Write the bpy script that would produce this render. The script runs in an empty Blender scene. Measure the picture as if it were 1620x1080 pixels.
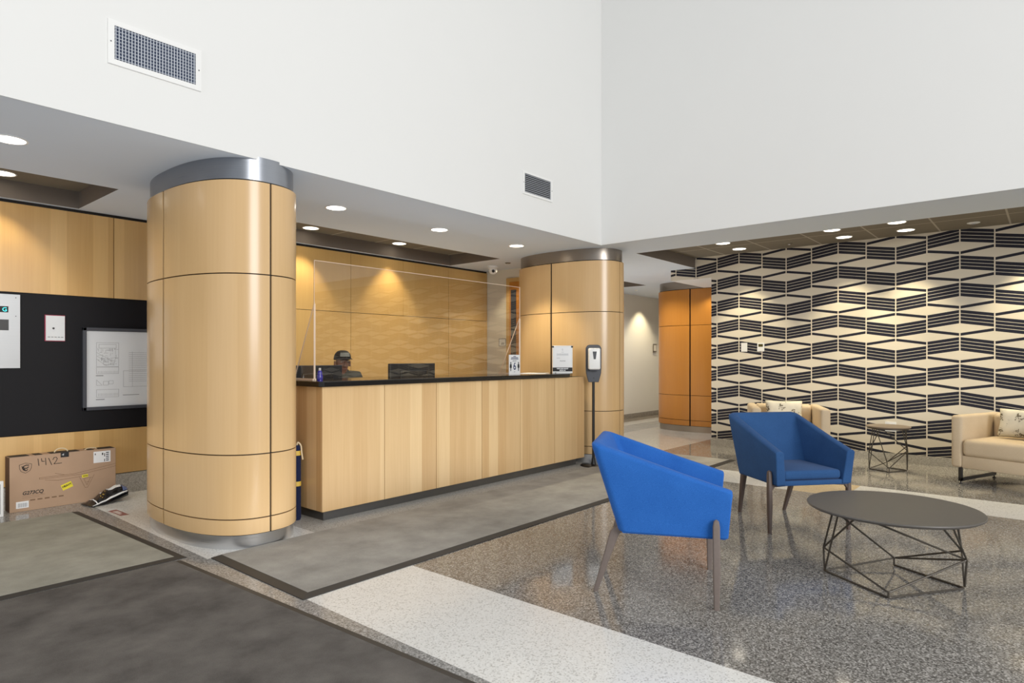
import bpy, bmesh, math, random
from mathutils import Vector, Matrix
random.seed(7)
C = bpy.context.scene.collection
PI = math.pi
# ------------------------------------------------------------------ node helpers
def lin(c):
    return tuple((x / 12.92 if x <= .04045 else ((x + .055) / 1.055) ** 2.4) for x in [v / 255 for v in c]) + (1,)

class NG:
    """small expression helper over a material's node tree"""
    def __init__(s, name):
        s.m = bpy.data.materials.new(name); s.m.use_nodes = True
        s.t = s.m.node_tree; s.b = s.t.nodes['Principled BSDF']; s.out = s.t.nodes['Material Output']
    def n(s, typ, **kw):
        o = s.t.nodes.new(typ)
        for k, v in kw.items(): setattr(o, k, v)
        return o
    def put(s, sock, v):
        if isinstance(v, bpy.types.NodeSocket): s.t.links.new(v, sock)
        else: sock.default_value = v
    def math(s, op, a, b=0.0, c=None):
        o = s.n('ShaderNodeMath', operation=op)
        s.put(o.inputs[0], a); s.put(o.inputs[1], b)
        if c is not None: s.put(o.inputs[2], c)
        return o.outputs[0]
    def add(s, a, b): return s.math('ADD', a, b)
    def sub(s, a, b): return s.math('SUBTRACT', a, b)
    def mul(s, a, b): return s.math('MULTIPLY', a, b)
    def lt(s, a, b): return s.math('LESS_THAN', a, b)
    def gt(s, a, b): return s.math('GREATER_THAN', a, b)
    def flo(s, a): return s.math('FLOOR', a)
    def mx(s, a, b): return s.math('MAXIMUM', a, b)
    def fmod(s, a, p): return s.mul(s.math('FRACT', s.math('DIVIDE', a, p)), p)
    def xyz(s, v):
        o = s.n('ShaderNodeSeparateXYZ'); s.put(o.inputs[0], v); return o.outputs
    def comb(s, x, y, z):
        o = s.n('ShaderNodeCombineXYZ'); s.put(o.inputs[0], x); s.put(o.inputs[1], y); s.put(o.inputs[2], z); return o.outputs[0]
    def obj(s): return s.n('ShaderNodeTexCoord').outputs['Object']
    def uv(s): return s.n('ShaderNodeTexCoord').outputs['UV']
    def noise(s, vec, scale, detail=2.0, rough=.5):
        o = s.n('ShaderNodeTexNoise'); s.put(o.inputs['Vector'], vec); o.inputs['Scale'].default_value = scale
        o.inputs['Detail'].default_value = detail; o.inputs['Roughness'].default_value = rough
        return o.outputs['Fac']
    def white(s, x):
        o = s.n('ShaderNodeTexWhiteNoise', noise_dimensions='1D'); s.put(o.inputs['W'], x); return o.outputs['Value']
    def mix(s, f, a, b):
        o = s.n('ShaderNodeMix', data_type='RGBA'); s.put(o.inputs[0], f); s.put(o.inputs[6], a); s.put(o.inputs[7], b)
        return o.outputs[2]
    def ramp(s, f, stops):
        o = s.n('ShaderNodeValToRGB'); s.put(o.inputs[0], f); e = o.color_ramp.elements
        while len(e) < len(stops): e.new(.5)
        for i, (p, c) in enumerate(stops): e[i].position = p; e[i].color = c
        return o.outputs[0]
    def rng(s, f, a, b, c, d):
        o = s.n('ShaderNodeMapRange'); s.put(o.inputs[0], f)
        for i, v in enumerate((a, b, c, d)): o.inputs[i + 1].default_value = v
        return o.outputs[0]
    def bump(s, h, strength=.1, dist=.01):
        o = s.n('ShaderNodeBump'); s.put(o.inputs['Height'], h); o.inputs['Strength'].default_value = strength
        o.inputs['Distance'].default_value = dist; s.t.links.new(o.outputs[0], s.b.inputs['Normal'])
    def fin(s, col=None, rough=None, metal=None, spec=None):
        if col is not None: s.put(s.b.inputs['Base Color'], col)
        if rough is not None: s.put(s.b.inputs['Roughness'], rough)
        if metal is not None: s.put(s.b.inputs['Metallic'], metal)
        if spec is not None: s.put(s.b.inputs['Specular IOR Level'], spec)
        return s.m

def plain(name, rgb, rough=.5, metal=0., spec=.5, var=.04, scale=30):
    g = NG(name); f = g.noise(g.obj(), scale, 3); c = lin(rgb)
    a = tuple(max(0, x * (1 - var)) for x in c[:3]) + (1,); b = tuple(min(1, x * (1 + var)) for x in c[:3]) + (1,)
    return g.fin(g.mix(f, a, b), rough, metal, spec)

def emis(name, rgb, strength):
    g = NG(name); g.b.inputs['Emission Color'].default_value = lin(rgb); g.b.inputs['Emission Strength'].default_value = strength
    f = g.noise(g.obj(), 8, 1)
    return g.fin(g.mix(f, lin(rgb), lin(rgb)), .5)

def wood(name, light, dark, plank=.135, rough=.28, contrast=1.0):
    g = NG(name); u = g.xyz(g.uv()); x, z = u[0], u[1]
    wob = g.mul(g.white(g.flo(g.math('DIVIDE', x, plank * 3))), plank)
    idx = g.flo(g.math('DIVIDE', g.add(x, wob), plank))
    tone = g.white(idx)
    gr = g.noise(g.comb(g.mul(x, 70), g.mul(z, 1.6), g.mul(idx, 7.3)), 1.0, 4, .6)
    fl = g.noise(g.comb(g.mul(x, 14), g.mul(z, 1.2), g.mul(idx, 3.1)), 1.0, 2)
    f = g.add(g.add(g.mul(tone, .55 * contrast), g.mul(gr, .45)), g.mul(fl, .25))
    f = g.rng(f, .15, 1.05, 0, 1)
    g.b.inputs['Coat Weight'].default_value = .25; g.b.inputs['Coat Roughness'].default_value = .26
    return g.fin(g.mix(f, lin(dark), lin(light)), rough)

def terrazzo(name, base, lo, hi, amt=.35, rough=.1, scale=150):
    g = NG(name)
    v = g.n('ShaderNodeTexVoronoi'); g.put(v.inputs['Vector'], g.obj()); v.inputs['Scale'].default_value = scale
    r = g.xyz(v.outputs['Color'])
    c1 = g.mix(g.mul(g.lt(r[0], amt), g.rng(r[1], 0, 1, .25, 1)), lin(base), lin(lo))
    c2 = g.mix(g.mul(g.gt(r[0], 1 - amt), g.rng(r[2], 0, 1, .2, 1)), c1, lin(hi))
    big = g.noise(g.obj(), 1.3, 3)
    c3 = g.mix(g.rng(big, .3, .7, .0, .16), c2, lin(lo))
    rn = g.rng(g.noise(g.obj(), 4, 2), .3, .7, rough * .8, rough * 1.25)
    return g.fin(c3, rn, 0, .5)

def carpet(name, a, b, sc=2.2, k=1.0):
    g = NG(name); o = g.obj(); p = g.xyz(o)
    f1 = g.noise(o, sc * 1.6, 7, .62)
    f2 = g.noise(o, 260, 2)
    f = g.rng(g.add(f1, g.mul(f2, .35)), .68 - .22 / k, .68 + .22 / k, 0, 1)
    g.bump(f2, .5, .004)
    return g.fin(g.mix(f, lin(a), lin(b)), .95, 0, .15)

def fabric(name, rgb, dk, sc=420, sheen=.05):
    g = NG(name); o = g.obj(); w = g.noise(o, sc, 2); big = g.noise(o, 6, 2)
    f = g.rng(g.add(w, g.mul(big, .3)), .4, .9, 0, 1); g.bump(w, .25, .002)
    g.b.inputs['Sheen Weight'].default_value = sheen
    return g.fin(g.mix(f, lin(dk), lin(rgb)), .9, 0, .2)

def brushed(name, rgb, rough=.28, axis='z'):
    g = NG(name); p = g.xyz(g.obj())
    f = g.noise(g.comb(g.mul(p[0], 3 if axis == 'z' else 200), g.mul(p[1], 3 if axis == 'z' else 200), g.mul(p[2], 300 if axis == 'z' else 3)), 1, 2)
    return g.fin(g.mix(f, tuple(v * .85 for v in lin(rgb)[:3]) + (1,), lin(rgb)), g.rng(f, 0, 1, rough * .8, rough * 1.2), 1.0)

# ------------------------------------------------------------------ materials
M = {}
M['white_wall'] = plain('white wall paint', (226, 226, 224), .75, spec=.2, var=.008, scale=3)
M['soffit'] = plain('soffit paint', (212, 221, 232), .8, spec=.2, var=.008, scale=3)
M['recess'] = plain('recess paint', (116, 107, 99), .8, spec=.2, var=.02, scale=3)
M['beige_wall'] = plain('beige wall paint', (222, 216, 202), .75, spec=.2, var=.01, scale=3)
M['wood'] = wood('maple veneer', (228, 194, 143), (192, 149, 97), contrast=1.25)
M['wood_col'] = wood('maple column veneer', (219, 182, 131), (203, 164, 112), .21, .24, .5)
M['wood_back'] = wood('golden maple veneer', (214, 177, 112), (194, 153, 88), .3, .3, .45)
M['wood_gold'] = wood('honey maple veneer', (224, 182, 118), (198, 153, 90), .12, contrast=1.1)
M['wood_orange'] = wood('amber maple veneer', (198, 130, 50), (178, 109, 34), .3, .3, .5)
M['reveal'] = plain('dark reveal', (18, 14, 12), .7)
M['steel'] = brushed('brushed steel', (226, 227, 229), .3)
M['steel_dark'] = brushed('dull steel plinth', (128, 128, 128), .42)
M['steel_collar'] = brushed('steel collar with dark reflection', (160, 164, 172), .3)  # reflection of the dark interior put into the steel colour
M['steel_warm'] = brushed('warm tinted brushed steel', (168, 158, 148), .3)  # warm reflection on the second column's collar put into the steel colour
M['stone'] = plain('black stone counter', (14, 13, 14), .12, spec=.5, var=.3, scale=180)
M['black_lam'] = plain('black laminate panel', (17, 17, 21), .6, spec=.2, var=.2, scale=200)
M['black_metal'] = plain('black metal', (20, 20, 22), .35)
M['black_plastic'] = plain('black plastic', (24, 24, 26), .4)
M['charcoal'] = plain('charcoal plastic', (58, 61, 69), .45)
M['white_plastic'] = plain('white plastic', (236, 236, 234), .35, var=.01)
M['white_metal'] = plain('white painted metal', (232, 232, 230), .4, var=.01)
M['paper'] = plain('white paper', (238, 238, 238), .7, var=.01)
M['paper_grey'] = plain('pale grey paper', (224, 227, 230), .6, var=.01)
M['ink'] = plain('black ink', (28, 28, 30), .7)
M['ink_grey'] = plain('grey ink', (140, 142, 146), .7)
M['ink_pale'] = plain('pale grey ink', (182, 184, 188), .7)
M['ink_brown'] = plain('brown print', (122, 92, 68), .8)
M['ink_navy'] = plain('navy print', (32, 46, 92), .7)
M['red'] = plain('red edge', (150, 32, 66), .5)
M['sticker_red'] = plain('faded red sticker', (150, 96, 88), .5)
M['sticker_pale'] = plain('faded pink print', (222, 205, 198), .5)
M['yellow'] = plain('yellow sticker', (238, 220, 40), .5, var=.02)
M['card'] = plain('brown cardboard', (178, 146, 118), .85, var=.05, scale=12)
M['card_dark'] = plain('cardboard edge', (92, 68, 54), .85)
M['rubber'] = plain('dark rubber', (52, 49, 46), .6, var=.12, scale=20)
M['gold'] = plain('gold band', (212, 176, 70), .4)
M['navy_fabric'] = fabric('navy velvet', (28, 36, 72), (12, 16, 36))
M['cord'] = plain('cream cord', (226, 206, 168), .8)
M['poly'] = plain('black poly bag', (16, 16, 19), .18, spec=.7, var=.3, scale=30)
M['poly_blue'] = plain('blue tinted plastic', (92, 112, 160), .2)
M['grey_terr'] = terrazzo('grey terrazzo base', (176, 171, 161), (142, 137, 128), (200, 196, 188), .3, .3)
M['blue_bright'] = fabric('bright blue wool', (42, 104, 192), (22, 78, 158))
M['blue_dull'] = fabric('deep blue wool', (46, 86, 138), (28, 60, 106))
M['leg'] = plain('taupe stained wood', (112, 100, 94), .45, var=.12, scale=60)
M['leg_dark'] = plain('dark stained wood', (88, 74, 68), .45, var=.12, scale=60)
M['table_top'] = plain('charcoal laminate', (84, 80, 76), .38, var=.04, scale=40)
M['table_top2'] = plain('bronze laminate', (120, 106, 92), .3, var=.04, scale=40)
M['wire'] = plain('bronze wire', (70, 64, 56), .4, .3)
M['beige'] = fabric('beige wool', (210, 190, 161), (188, 167, 137))
M['skin'] = plain('brown skin', (112, 74, 56), .5, var=.08)
M['eye_white'] = plain('eye white', (150, 138, 128), .3)
M['lips'] = plain('lips', (104, 62, 54), .5)
M['jacket'] = fabric('grey green jacket', (84, 82, 72), (58, 57, 50))
M['trouser'] = fabric('dark trousers', (48, 48, 54), (34, 34, 40))
M['cap'] = fabric('black cap fabric', (40, 37, 34), (22, 20, 19))
M['cap_panel'] = fabric('grey cap panel', (138, 140, 130), (104, 106, 98))
M['bottle_blue'] = plain('blue bottle plastic', (62, 58, 176), .15, var=.15)
M['steel_sat'] = brushed('satin steel plate', (176, 178, 180), .45)
def tiles():
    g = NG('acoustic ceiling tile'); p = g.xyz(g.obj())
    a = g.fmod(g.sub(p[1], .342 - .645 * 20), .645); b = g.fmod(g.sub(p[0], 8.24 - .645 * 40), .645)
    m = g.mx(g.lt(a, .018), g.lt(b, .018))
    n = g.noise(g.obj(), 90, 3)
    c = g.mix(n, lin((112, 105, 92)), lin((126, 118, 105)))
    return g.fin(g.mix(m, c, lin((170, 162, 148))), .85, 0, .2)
M['tile'] = tiles()
def wallpaper():
    g = NG('navy and cream wallpaper'); p = g.xyz(g.obj()); y, z = p[1], p[2]
    s = g.math('DIVIDE', g.sub(1.4526, y), .3204)
    m = g.math('PINGPONG', s, 2.0)
    i = g.math('MINIMUM', g.flo(m), 1.0); f = g.sub(m, i)
    T0 = g.add(g.mul(i, .099), 1.988); q = .3135
    zr = g.add(g.sub(z, T0), q * 20)
    b = g.fmod(g.add(g.sub(zr, g.mul(f, .0515)), .155), q)
    blk = g.lt(b, .155)
    st = g.fmod(g.add(b, .0025), .03875)
    line = g.mul(g.lt(st, .005), g.mul(g.gt(b, .01), g.lt(b, .145)))
    c = g.fmod(g.add(g.add(zr, .1835 + .016), g.mul(f, .0505)), q)
    band = g.lt(c, .032)
    fr = g.math('FRACT', g.add(s, 40.0)); seam = g.mx(g.lt(fr, .02), g.gt(fr, .98))
    dark = g.mul(g.sub(g.mx(blk, band), g.mul(line, blk)), g.sub(1.0, seam))
    dark = g.math('MAXIMUM', dark, 0.0)
    n = g.noise(g.obj(), 200, 2)
    cream = g.mix(n, lin((214, 204, 184)), lin((224, 214, 195)))
    navy = g.mix(n, lin((24, 25, 36)), lin((34, 35, 48)))
    return g.fin(g.mix(dark, cream, navy), .55, 0, .3)
M['wallpaper'] = wallpaper()
M['t_dark'] = terrazzo('dark terrazzo', (127, 123, 118), (72, 69, 65), (190, 186, 180), .36, .09)
M['t_light'] = terrazzo('white terrazzo', (236, 234, 229), (190, 187, 181), (245, 244, 240), .22, .14)
M['t_lgrey'] = terrazzo('light grey terrazzo', (200, 196, 188), (158, 154, 146), (218, 214, 206), .26, .12)
M['t_mid'] = terrazzo('medium grey terrazzo', (146, 145, 142), (102, 100, 98), (182, 180, 177), .34, .14)
M['t_brown'] = terrazzo('brown grey terrazzo', (134, 124, 110), (92, 84, 74), (170, 160, 146), .32, .12)
M['t_tan_cast'] = terrazzo('white terrazzo with tan cast', (222, 194, 148), (196, 166, 120), (232, 210, 170), .25, .14)  # warm cast on the white stripe, painted into its colour
M['mat_grey'] = carpet('grey entrance matting', (138, 134, 127), (172, 168, 160))
M['mat_green'] = carpet('grey green entrance matting', (140, 138, 126), (172, 169, 157))
M['mat_dark'] = carpet('worn charcoal matting', (74, 70, 67), (112, 107, 102), 2.2, 1.0)
M['lamp_warm'] = emis('warm lamp lens', (255, 244, 222), 5.0)
M['lamp_white'] = emis('white lamp lens', (255, 252, 246), 5.0)
M['led'] = emis('cyan display', (60, 220, 225), 1.5)
M['lcd'] = plain('olive display', (74, 66, 30), .2)
M['screen'] = plain('dark glossy screen', (22, 21, 22), .08, spec=.8, var=.1)
def glass(name, tint=(1, 1, 1, 1), refl=1.0):
    g = NG(name); nt = g.t
    tr = g.n('ShaderNodeBsdfTransparent'); tr.inputs[0].default_value = tint
    gl = g.n('ShaderNodeBsdfGlossy'); gl.inputs['Roughness'].default_value = .01
    lw = g.n('ShaderNodeLayerWeight'); lw.inputs[0].default_value = .5
    fr = g.math('MULTIPLY_ADD', g.math('POWER', lw.outputs['Facing'], 4.0), .9, .035)
    ms = g.n('ShaderNodeMixShader'); g.put(ms.inputs[0], g.mul(fr, refl))
    nt.links.new(tr.outputs[0], ms.inputs[1]); nt.links.new(gl.outputs[0], ms.inputs[2]); nt.links.new(ms.outputs[0], g.out.inputs[0])
    return g.m
M['acrylic'] = glass('clear acrylic', (.99, .98, .97, 1), 1.2)
M['acrylic_edge'] = plain('polished acrylic edge', (240, 216, 192), .15, spec=.6, var=.02)
M['glass_dark'] = plain('dark door glass', (40, 48, 62), .05, spec=.8, var=.2)
def floral():
    g = NG('floral cushion fabric'); o = g.obj()
    n = g.noise(o, 9, 4, .65); sp = g.noise(o, 60, 2)
    base = g.mix(g.rng(g.noise(o, 5, 3), .35, .65, 0, 1), lin((226, 218, 198)), lin((196, 192, 176)))
    spot = g.mul(g.gt(n, .57), g.gt(sp, .5))
    return g.fin(g.mix(spot, base, lin((98, 88, 70))), .85, 0, .2)
M['floral'] = floral()

# ------------------------------------------------------------------ mesh helpers
def B(): return bmesh.new()
def box(bm, x0, x1, y0, y1, z0, z1, r=0, seg=2):
    g = bmesh.ops.create_cube(bm, size=1)
    vs = g['verts']
    for v in vs:
        v.co = Vector(((x0 + x1) / 2 + v.co.x * (x1 - x0), (y0 + y1) / 2 + v.co.y * (y1 - y0), (z0 + z1) / 2 + v.co.z * (z1 - z0)))
    if r > 0:
        es = list({e for v in vs for e in v.link_edges})
        bmesh.ops.bevel(bm, geom=es, offset=r, segments=seg, profile=.5, affect='EDGES', clamp_overlap=True)
    return bm
def cyl(bm, p0, p1, r0, r1=None, seg=16, cap=True):
    p0, p1 = Vector(p0), Vector(p1); r1 = r0 if r1 is None else r1; d = (p1 - p0)
    q = d.to_track_quat('Z', 'Y').to_matrix(); A, Bv = [], []
    for i in range(seg):
        a = 2 * PI * i / seg; o = q @ Vector((math.cos(a), math.sin(a), 0))
        A.append(bm.verts.new(p0 + o * r0)); Bv.append(bm.verts.new(p1 + o * r1))
    for i in range(seg):
        j = (i + 1) % seg; bm.faces.new((A[i], A[j], Bv[j], Bv[i]))
    if cap: bm.faces.new(A[::-1]); bm.faces.new(Bv)
    return bm
def lathe(bm, prof, c=(0, 0, 0), seg=28):
    rows = []
    for r, z in prof:
        rows.append([bm.verts.new((c[0] + r * math.cos(2 * PI * i / seg), c[1] + r * math.sin(2 * PI * i / seg), c[2] + z)) for i in range(seg)])
    for a, b in zip(rows, rows[1:]):
        for i in range(seg):
            j = (i + 1) % seg; bm.faces.new((a[i], a[j], b[j], b[i]))
    bm.faces.new(rows[0][::-1]); bm.faces.new(rows[-1])
    return bm
def tube(bm, pts, r, seg=8, closed=False):
    pts = [Vector(p) for p in pts]; n = len(pts); rings = []
    for k, p in enumerate(pts):
        a = pts[k - 1] if (k > 0 or closed) else p; b = pts[(k + 1) % n] if (k < n - 1 or closed) else p
        d = (b - a).normalized(); q = d.to_track_quat('Z', 'Y').to_matrix()
        rings.append([bm.verts.new(p + q @ Vector((math.cos(2 * PI * i / seg) * r, math.sin(2 * PI * i / seg) * r, 0))) for i in range(seg)])
    for k in range(n if closed else n - 1):
        a, b = rings[k], rings[(k + 1) % n]
        off = 0
        if closed and k == n - 1:
            off = min(range(seg), key=lambda o: (a[0].co - b[o].co).length)
        for i in range(seg):
            j = (i + 1) % seg; bm.faces.new((a[i], a[j], b[(j + off) % seg], b[(i + off) % seg]))
    if not closed: bm.faces.new(rings[0][::-1]); bm.faces.new(rings[-1])
    return bm
def rounded(pts, rad, n=5, closed=False):
    """polyline with its corners rounded"""
    pts = [Vector(p) for p in pts]; out = []; N = len(pts)
    for k, p in enumerate(pts):
        if not closed and k in (0, N - 1): out.append(p); continue
        a, b = pts[k - 1], pts[(k + 1) % N]
        da, db = (a - p), (b - p); r = min(rad, da.length * .45, db.length * .45)
        p0 = p + da.normalized() * r; p1 = p + db.normalized() * r
        for i in range(n + 1):
            t = i / n; out.append(p0 * (1 - t) ** 2 + p * 2 * t * (1 - t) + p1 * t * t)
    return out
def prism(bm, poly, z0, z1):
    a = [bm.verts.new((x, y, z0)) for x, y in poly]; b = [bm.verts.new((x, y, z1)) for x, y in poly]; n = len(poly)
    for i in range(n):
        j = (i + 1) % n; bm.faces.new((a[i], a[j], b[j], b[i]))
    bm.faces.new(a[::-1]); bm.faces.new(b); return bm
def quad(bm, *ps):
    f = bm.faces.new([bm.verts.new(p) for p in ps]); return f
def boxuv(bm, sx=0., sz=0.):
    """UV in metres: across by the dominant horizontal axis, up by z"""
    L = bm.loops.layers.uv.verify(); bm.normal_update()
    for f in bm.faces:
        n = f.normal
        for l in f.loops:
            c = l.vert.co
            if abs(n.z) > .8: l[L].uv = (c.x + sx, c.y + sz)
            elif abs(n.x) > abs(n.y): l[L].uv = (c.y + sx, c.z + sz)
            else: l[L].uv = (c.x + sx, c.z + sz)
def obj(name, bm, mat, parent=None, smooth=False, world=False, ang=35):
    me = bpy.data.meshes.new(name)
    bmesh.ops.recalc_face_normals(bm, faces=bm.faces[:])
    bm.to_mesh(me); bm.free()
    for m in (mat if isinstance(mat, (list, tuple)) else [mat]): me.materials.append(m)
    if smooth:
        me.shade_smooth()
        if ang < 180: me.set_sharp_from_angle(angle=math.radians(ang))
    o = bpy.data.objects.new(name, me); C.objects.link(o)
    if parent:
        o.parent = parent
        if world:
            L = Vector((0, 0, 0)); p = parent
            while p: L += p.location; p = p.parent
            o.location = -L
    return o
def thing(name, label, cat, loc=(0, 0, 0), rotz=0, group=None):
    o = bpy.data.objects.new(name, None); C.objects.link(o); o.empty_display_size = .1
    o.location = loc; o.rotation_euler = (0, 0, rotz); o['label'] = label; o['category'] = cat
    if group: o['group'] = group
    return o
def tag(o, label, cat, group=None):
    o['label'] = label; o['category'] = cat
    if group: o['group'] = group
    return o
def struct(name, bm, mat, parent=None, **k):
    o = obj(name, bm, mat, parent, **k)
    if not parent: o['kind'] = 'structure'
    return o
def copy_tree(o, parent=None):
    c = o.copy(); C.objects.link(c); c.parent = parent
    for ch in list(o.children): copy_tree(ch, c)
    return c
def text(body, size, mat, parent, loc, rot=(PI / 2, 0, 0), name='lettering', align='LEFT', sx=1., shear=0., bold=0.):
    cu = bpy.data.curves.new('txt', 'FONT'); cu.body = body; cu.size = size; cu.align_x = align; cu.shear = shear; cu.offset = bold
    t = bpy.data.objects.new('txt', cu); C.objects.link(t)
    dg = bpy.context.evaluated_depsgraph_get(); dg.update()
    me = bpy.data.meshes.new_from_object(t.evaluated_get(dg)); me.name = name
    bpy.data.objects.remove(t)
    me.materials.clear(); me.materials.append(mat)
    o = bpy.data.objects.new(name, me); C.objects.link(o); o.parent = parent; o.location = loc; o.rotation_euler = rot; o.scale = (sx, 1, 1)
    return o
def ribbon(bm, pts, w, y):
    """flat stroke in the xz plane at depth y"""
    for (x0, z0), (x1, z1) in zip(pts, pts[1:]):
        d = Vector((x1 - x0, z1 - z0)); L = d.length
        if L < 1e-6: continue
        n = Vector((-d.y, d.x)) / L * w / 2; e = d / L * w * .3
        quad(bm, (x0 - e.x + n.x, y, z0 - e.y + n.y), (x0 - e.x - n.x, y, z0 - e.y - n.y), (x1 + e.x - n.x, y, z1 + e.y - n.y), (x1 + e.x + n.x, y, z1 + e.y + n.y))
    return bm
def rect(bm, x0, x1, z0, z1, y):
    quad(bm, (x0, y, z0), (x1, y, z0), (x1, y, z1), (x0, y, z1)); return bm
def mod_bevel(o, w, seg=3, ang=30):
    m = o.modifiers.new('Bevel', 'BEVEL'); m.width = w; m.segments = seg; m.limit_method = 'ANGLE'; m.angle_limit = math.radians(ang)
    return o

# ================================================================== SETTING
ZC = 2.6      # soffit height
ZT = 2.75     # tiled recess height
# ---- floor
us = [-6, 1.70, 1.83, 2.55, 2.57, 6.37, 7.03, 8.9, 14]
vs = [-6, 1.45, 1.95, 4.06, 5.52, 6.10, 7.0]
keys = ['t_dark', 't_light', 't_lgrey', 't_mid', 't_brown', 't_tan_cast']
def fmat(u, v):
    if v < 4.06:
        if u < 1.83: return 't_mid'
        if u < 2.55: return 't_light'
        if u < 6.37: return 't_dark'
        if u < 7.03: return 't_tan_cast' if 1.45 < v < 1.95 else 't_light'
        return 't_dark'
    if u < 1.79: return 't_mid'
    if u < 2.57: return 't_light'
    if u > 7.03 and 5.52 < v < 6.10: return 't_mid'
    if u > 7.03 and v > 6.10: return 't_brown' if v > 6.3 else 't_lgrey'
    return 't_lgrey'
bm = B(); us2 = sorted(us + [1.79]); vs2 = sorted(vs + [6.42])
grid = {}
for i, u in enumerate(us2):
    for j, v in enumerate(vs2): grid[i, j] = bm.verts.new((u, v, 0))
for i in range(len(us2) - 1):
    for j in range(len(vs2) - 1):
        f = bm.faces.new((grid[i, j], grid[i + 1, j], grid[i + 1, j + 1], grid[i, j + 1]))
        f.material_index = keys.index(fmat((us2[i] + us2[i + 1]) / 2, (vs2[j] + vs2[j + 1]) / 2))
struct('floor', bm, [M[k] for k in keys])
# ---- ceiling (the low white soffit) with its recesses
holes = [(-6, 1.78, 5.60, 6.60), (2.62, 6.35, 5.635, 6.60), (7.15, 8.93, -6, 4.03), (7.45, 10.42, 5.66, 6.55)]
us3 = sorted({-6, 6.371, 14} | {h[0] for h in holes} | {h[1] for h in holes}); vs3 = sorted({-6, 4.057, 7.0} | {h[2] for h in holes} | {h[3] for h in holes})
bm = B()
for a, b in zip(us3, us3[1:]):
    for c, d in zip(vs3, vs3[1:]):
        u, v = (a + b) / 2, (c + d) / 2
        if u < 6.371 and v < 4.057: continue
        if any(h[0] < u < h[1] and h[2] < v < h[3] for h in holes): continue
        quad(bm, (a, c, ZC), (b, c, ZC), (b, d, ZC), (a, d, ZC))
bmesh.ops.remove_doubles(bm, verts=bm.verts[:], dist=1e-4)
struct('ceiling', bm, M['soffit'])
bm = B()
for h in holes:
    x0, x1, y0, y1 = h
    quad(bm, (x0, y0, ZC), (x1, y0, ZC), (x1, y0, ZT), (x0, y0, ZT)); quad(bm, (x0, y1, ZC), (x1, y1, ZC), (x1, y1, ZT), (x0, y1, ZT))
    quad(bm, (x0, y0, ZC), (x0, y1, ZC), (x0, y1, ZT), (x0, y0, ZT)); quad(bm, (x1, y0, ZC), (x1, y1, ZC), (x1, y1, ZT), (x1, y0, ZT))
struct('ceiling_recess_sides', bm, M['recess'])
bm = B()
for x0, x1, y0, y1 in holes: quad(bm, (x0, y0, ZT), (x1, y0, ZT), (x1, y1, ZT), (x0, y1, ZT))
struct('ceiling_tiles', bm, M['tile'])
# ---- high atrium walls above the soffit
struct('wall_left', box(B(), -6, 6.371, 4.057, 4.2, ZC + .002, 7.5), M['white_wall'])
struct('wall_right', box(B(), 6.371, 6.52, -6, 4.2, ZC + .002, 7.5), M['white_wall'])
# ---- wall behind the desk and the notice wall (one plane at v = 6.64)
VB = 6.64
back = struct('wall_back', box(B(), -6, 7.2, VB + .02, VB + .2, 0, ZC), M['reveal'])
def panels(parent, xs, zs, v, mat, gap=.006, y1=.02):
    for x0, x1 in zip(xs, xs[1:]):
        for z0, z1 in zip(zs, zs[1:]):
            bm = box(B(), x0 + gap / 2, x1 - gap / 2, v, v + y1, z0 + gap / 2, z1 - gap / 2); boxuv(bm, random.random() * 9, random.random() * 9)
            obj('wood_panel', bm, mat, parent)
panels(back, [-.9, .6, 2.07, 2.9], [1.822, 2.574], VB, M['wood_gold'])
panels(back, [-.9, .6, 2.9], [.19, .612], VB, M['wood_gold'])
panels(back, [2.9, 3.84, 4.685, 5.522, 6.36, 7.185], [1.835, 2.574], VB, M['wood_back'])
panels(back, [2.9, 3.84, 4.685, 6.36, 7.185], [.62, 1.835], VB, M['wood_back'])
panels(back, [2.9, 4.685, 6.36, 7.185], [.1, .62], VB, M['wood_back'])
bm = box(B(), -.9, 2.9, VB - .004, VB + .02, .618, 1.816); obj('black_panel', bm, M['black_lam'], back)
struct('baseboard_back', box(B(), -6, 7.19, VB - .004, VB + .02, 0, .186), M['grey_terr'])
# ---- short beige wall with the office door, right of the desk wall
dw = struct('wall_office', box(B(), 7.19, 7.34, 5.0, VB + .02, 0, ZC), M['beige_wall'])
door = struct('door_1', box(B(), 7.165, 7.2, 5.28, 6.235, 0, 2.46), M['wood_back'])
bm = box(B(), 7.155, 7.17, 5.36, 6.165, .02, 2.4); boxuv(bm, .3); obj('leaf', bm, M['wood_orange'], door)
bm = box(B(), 7.148, 7.158, 6.03, 6.13, 1.05, 2.28); obj('pane', bm, M['glass_dark'], door)
bm = B(); tube(bm, [(7.15, 5.45, 1.0), (7.10, 5.45, 1.0), (7.10, 5.57, 1.0)], .01); obj('handle', bm, M['steel'], door)
# ---- corridor
struct('wall_corridor', box(B(), 7.34, 13.6, 6.74, 6.9, 0, ZC), M['beige_wall'])
struct('baseboard_corridor', box(B(), 7.34, 13.6, 6.725, 6.745, 0, .1), M['t_brown'])
struct('wall_corridor_end', box(B(), 13.45, 13.6, 3.6, 6.74, 0, ZC), M['beige_wall'])
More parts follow.
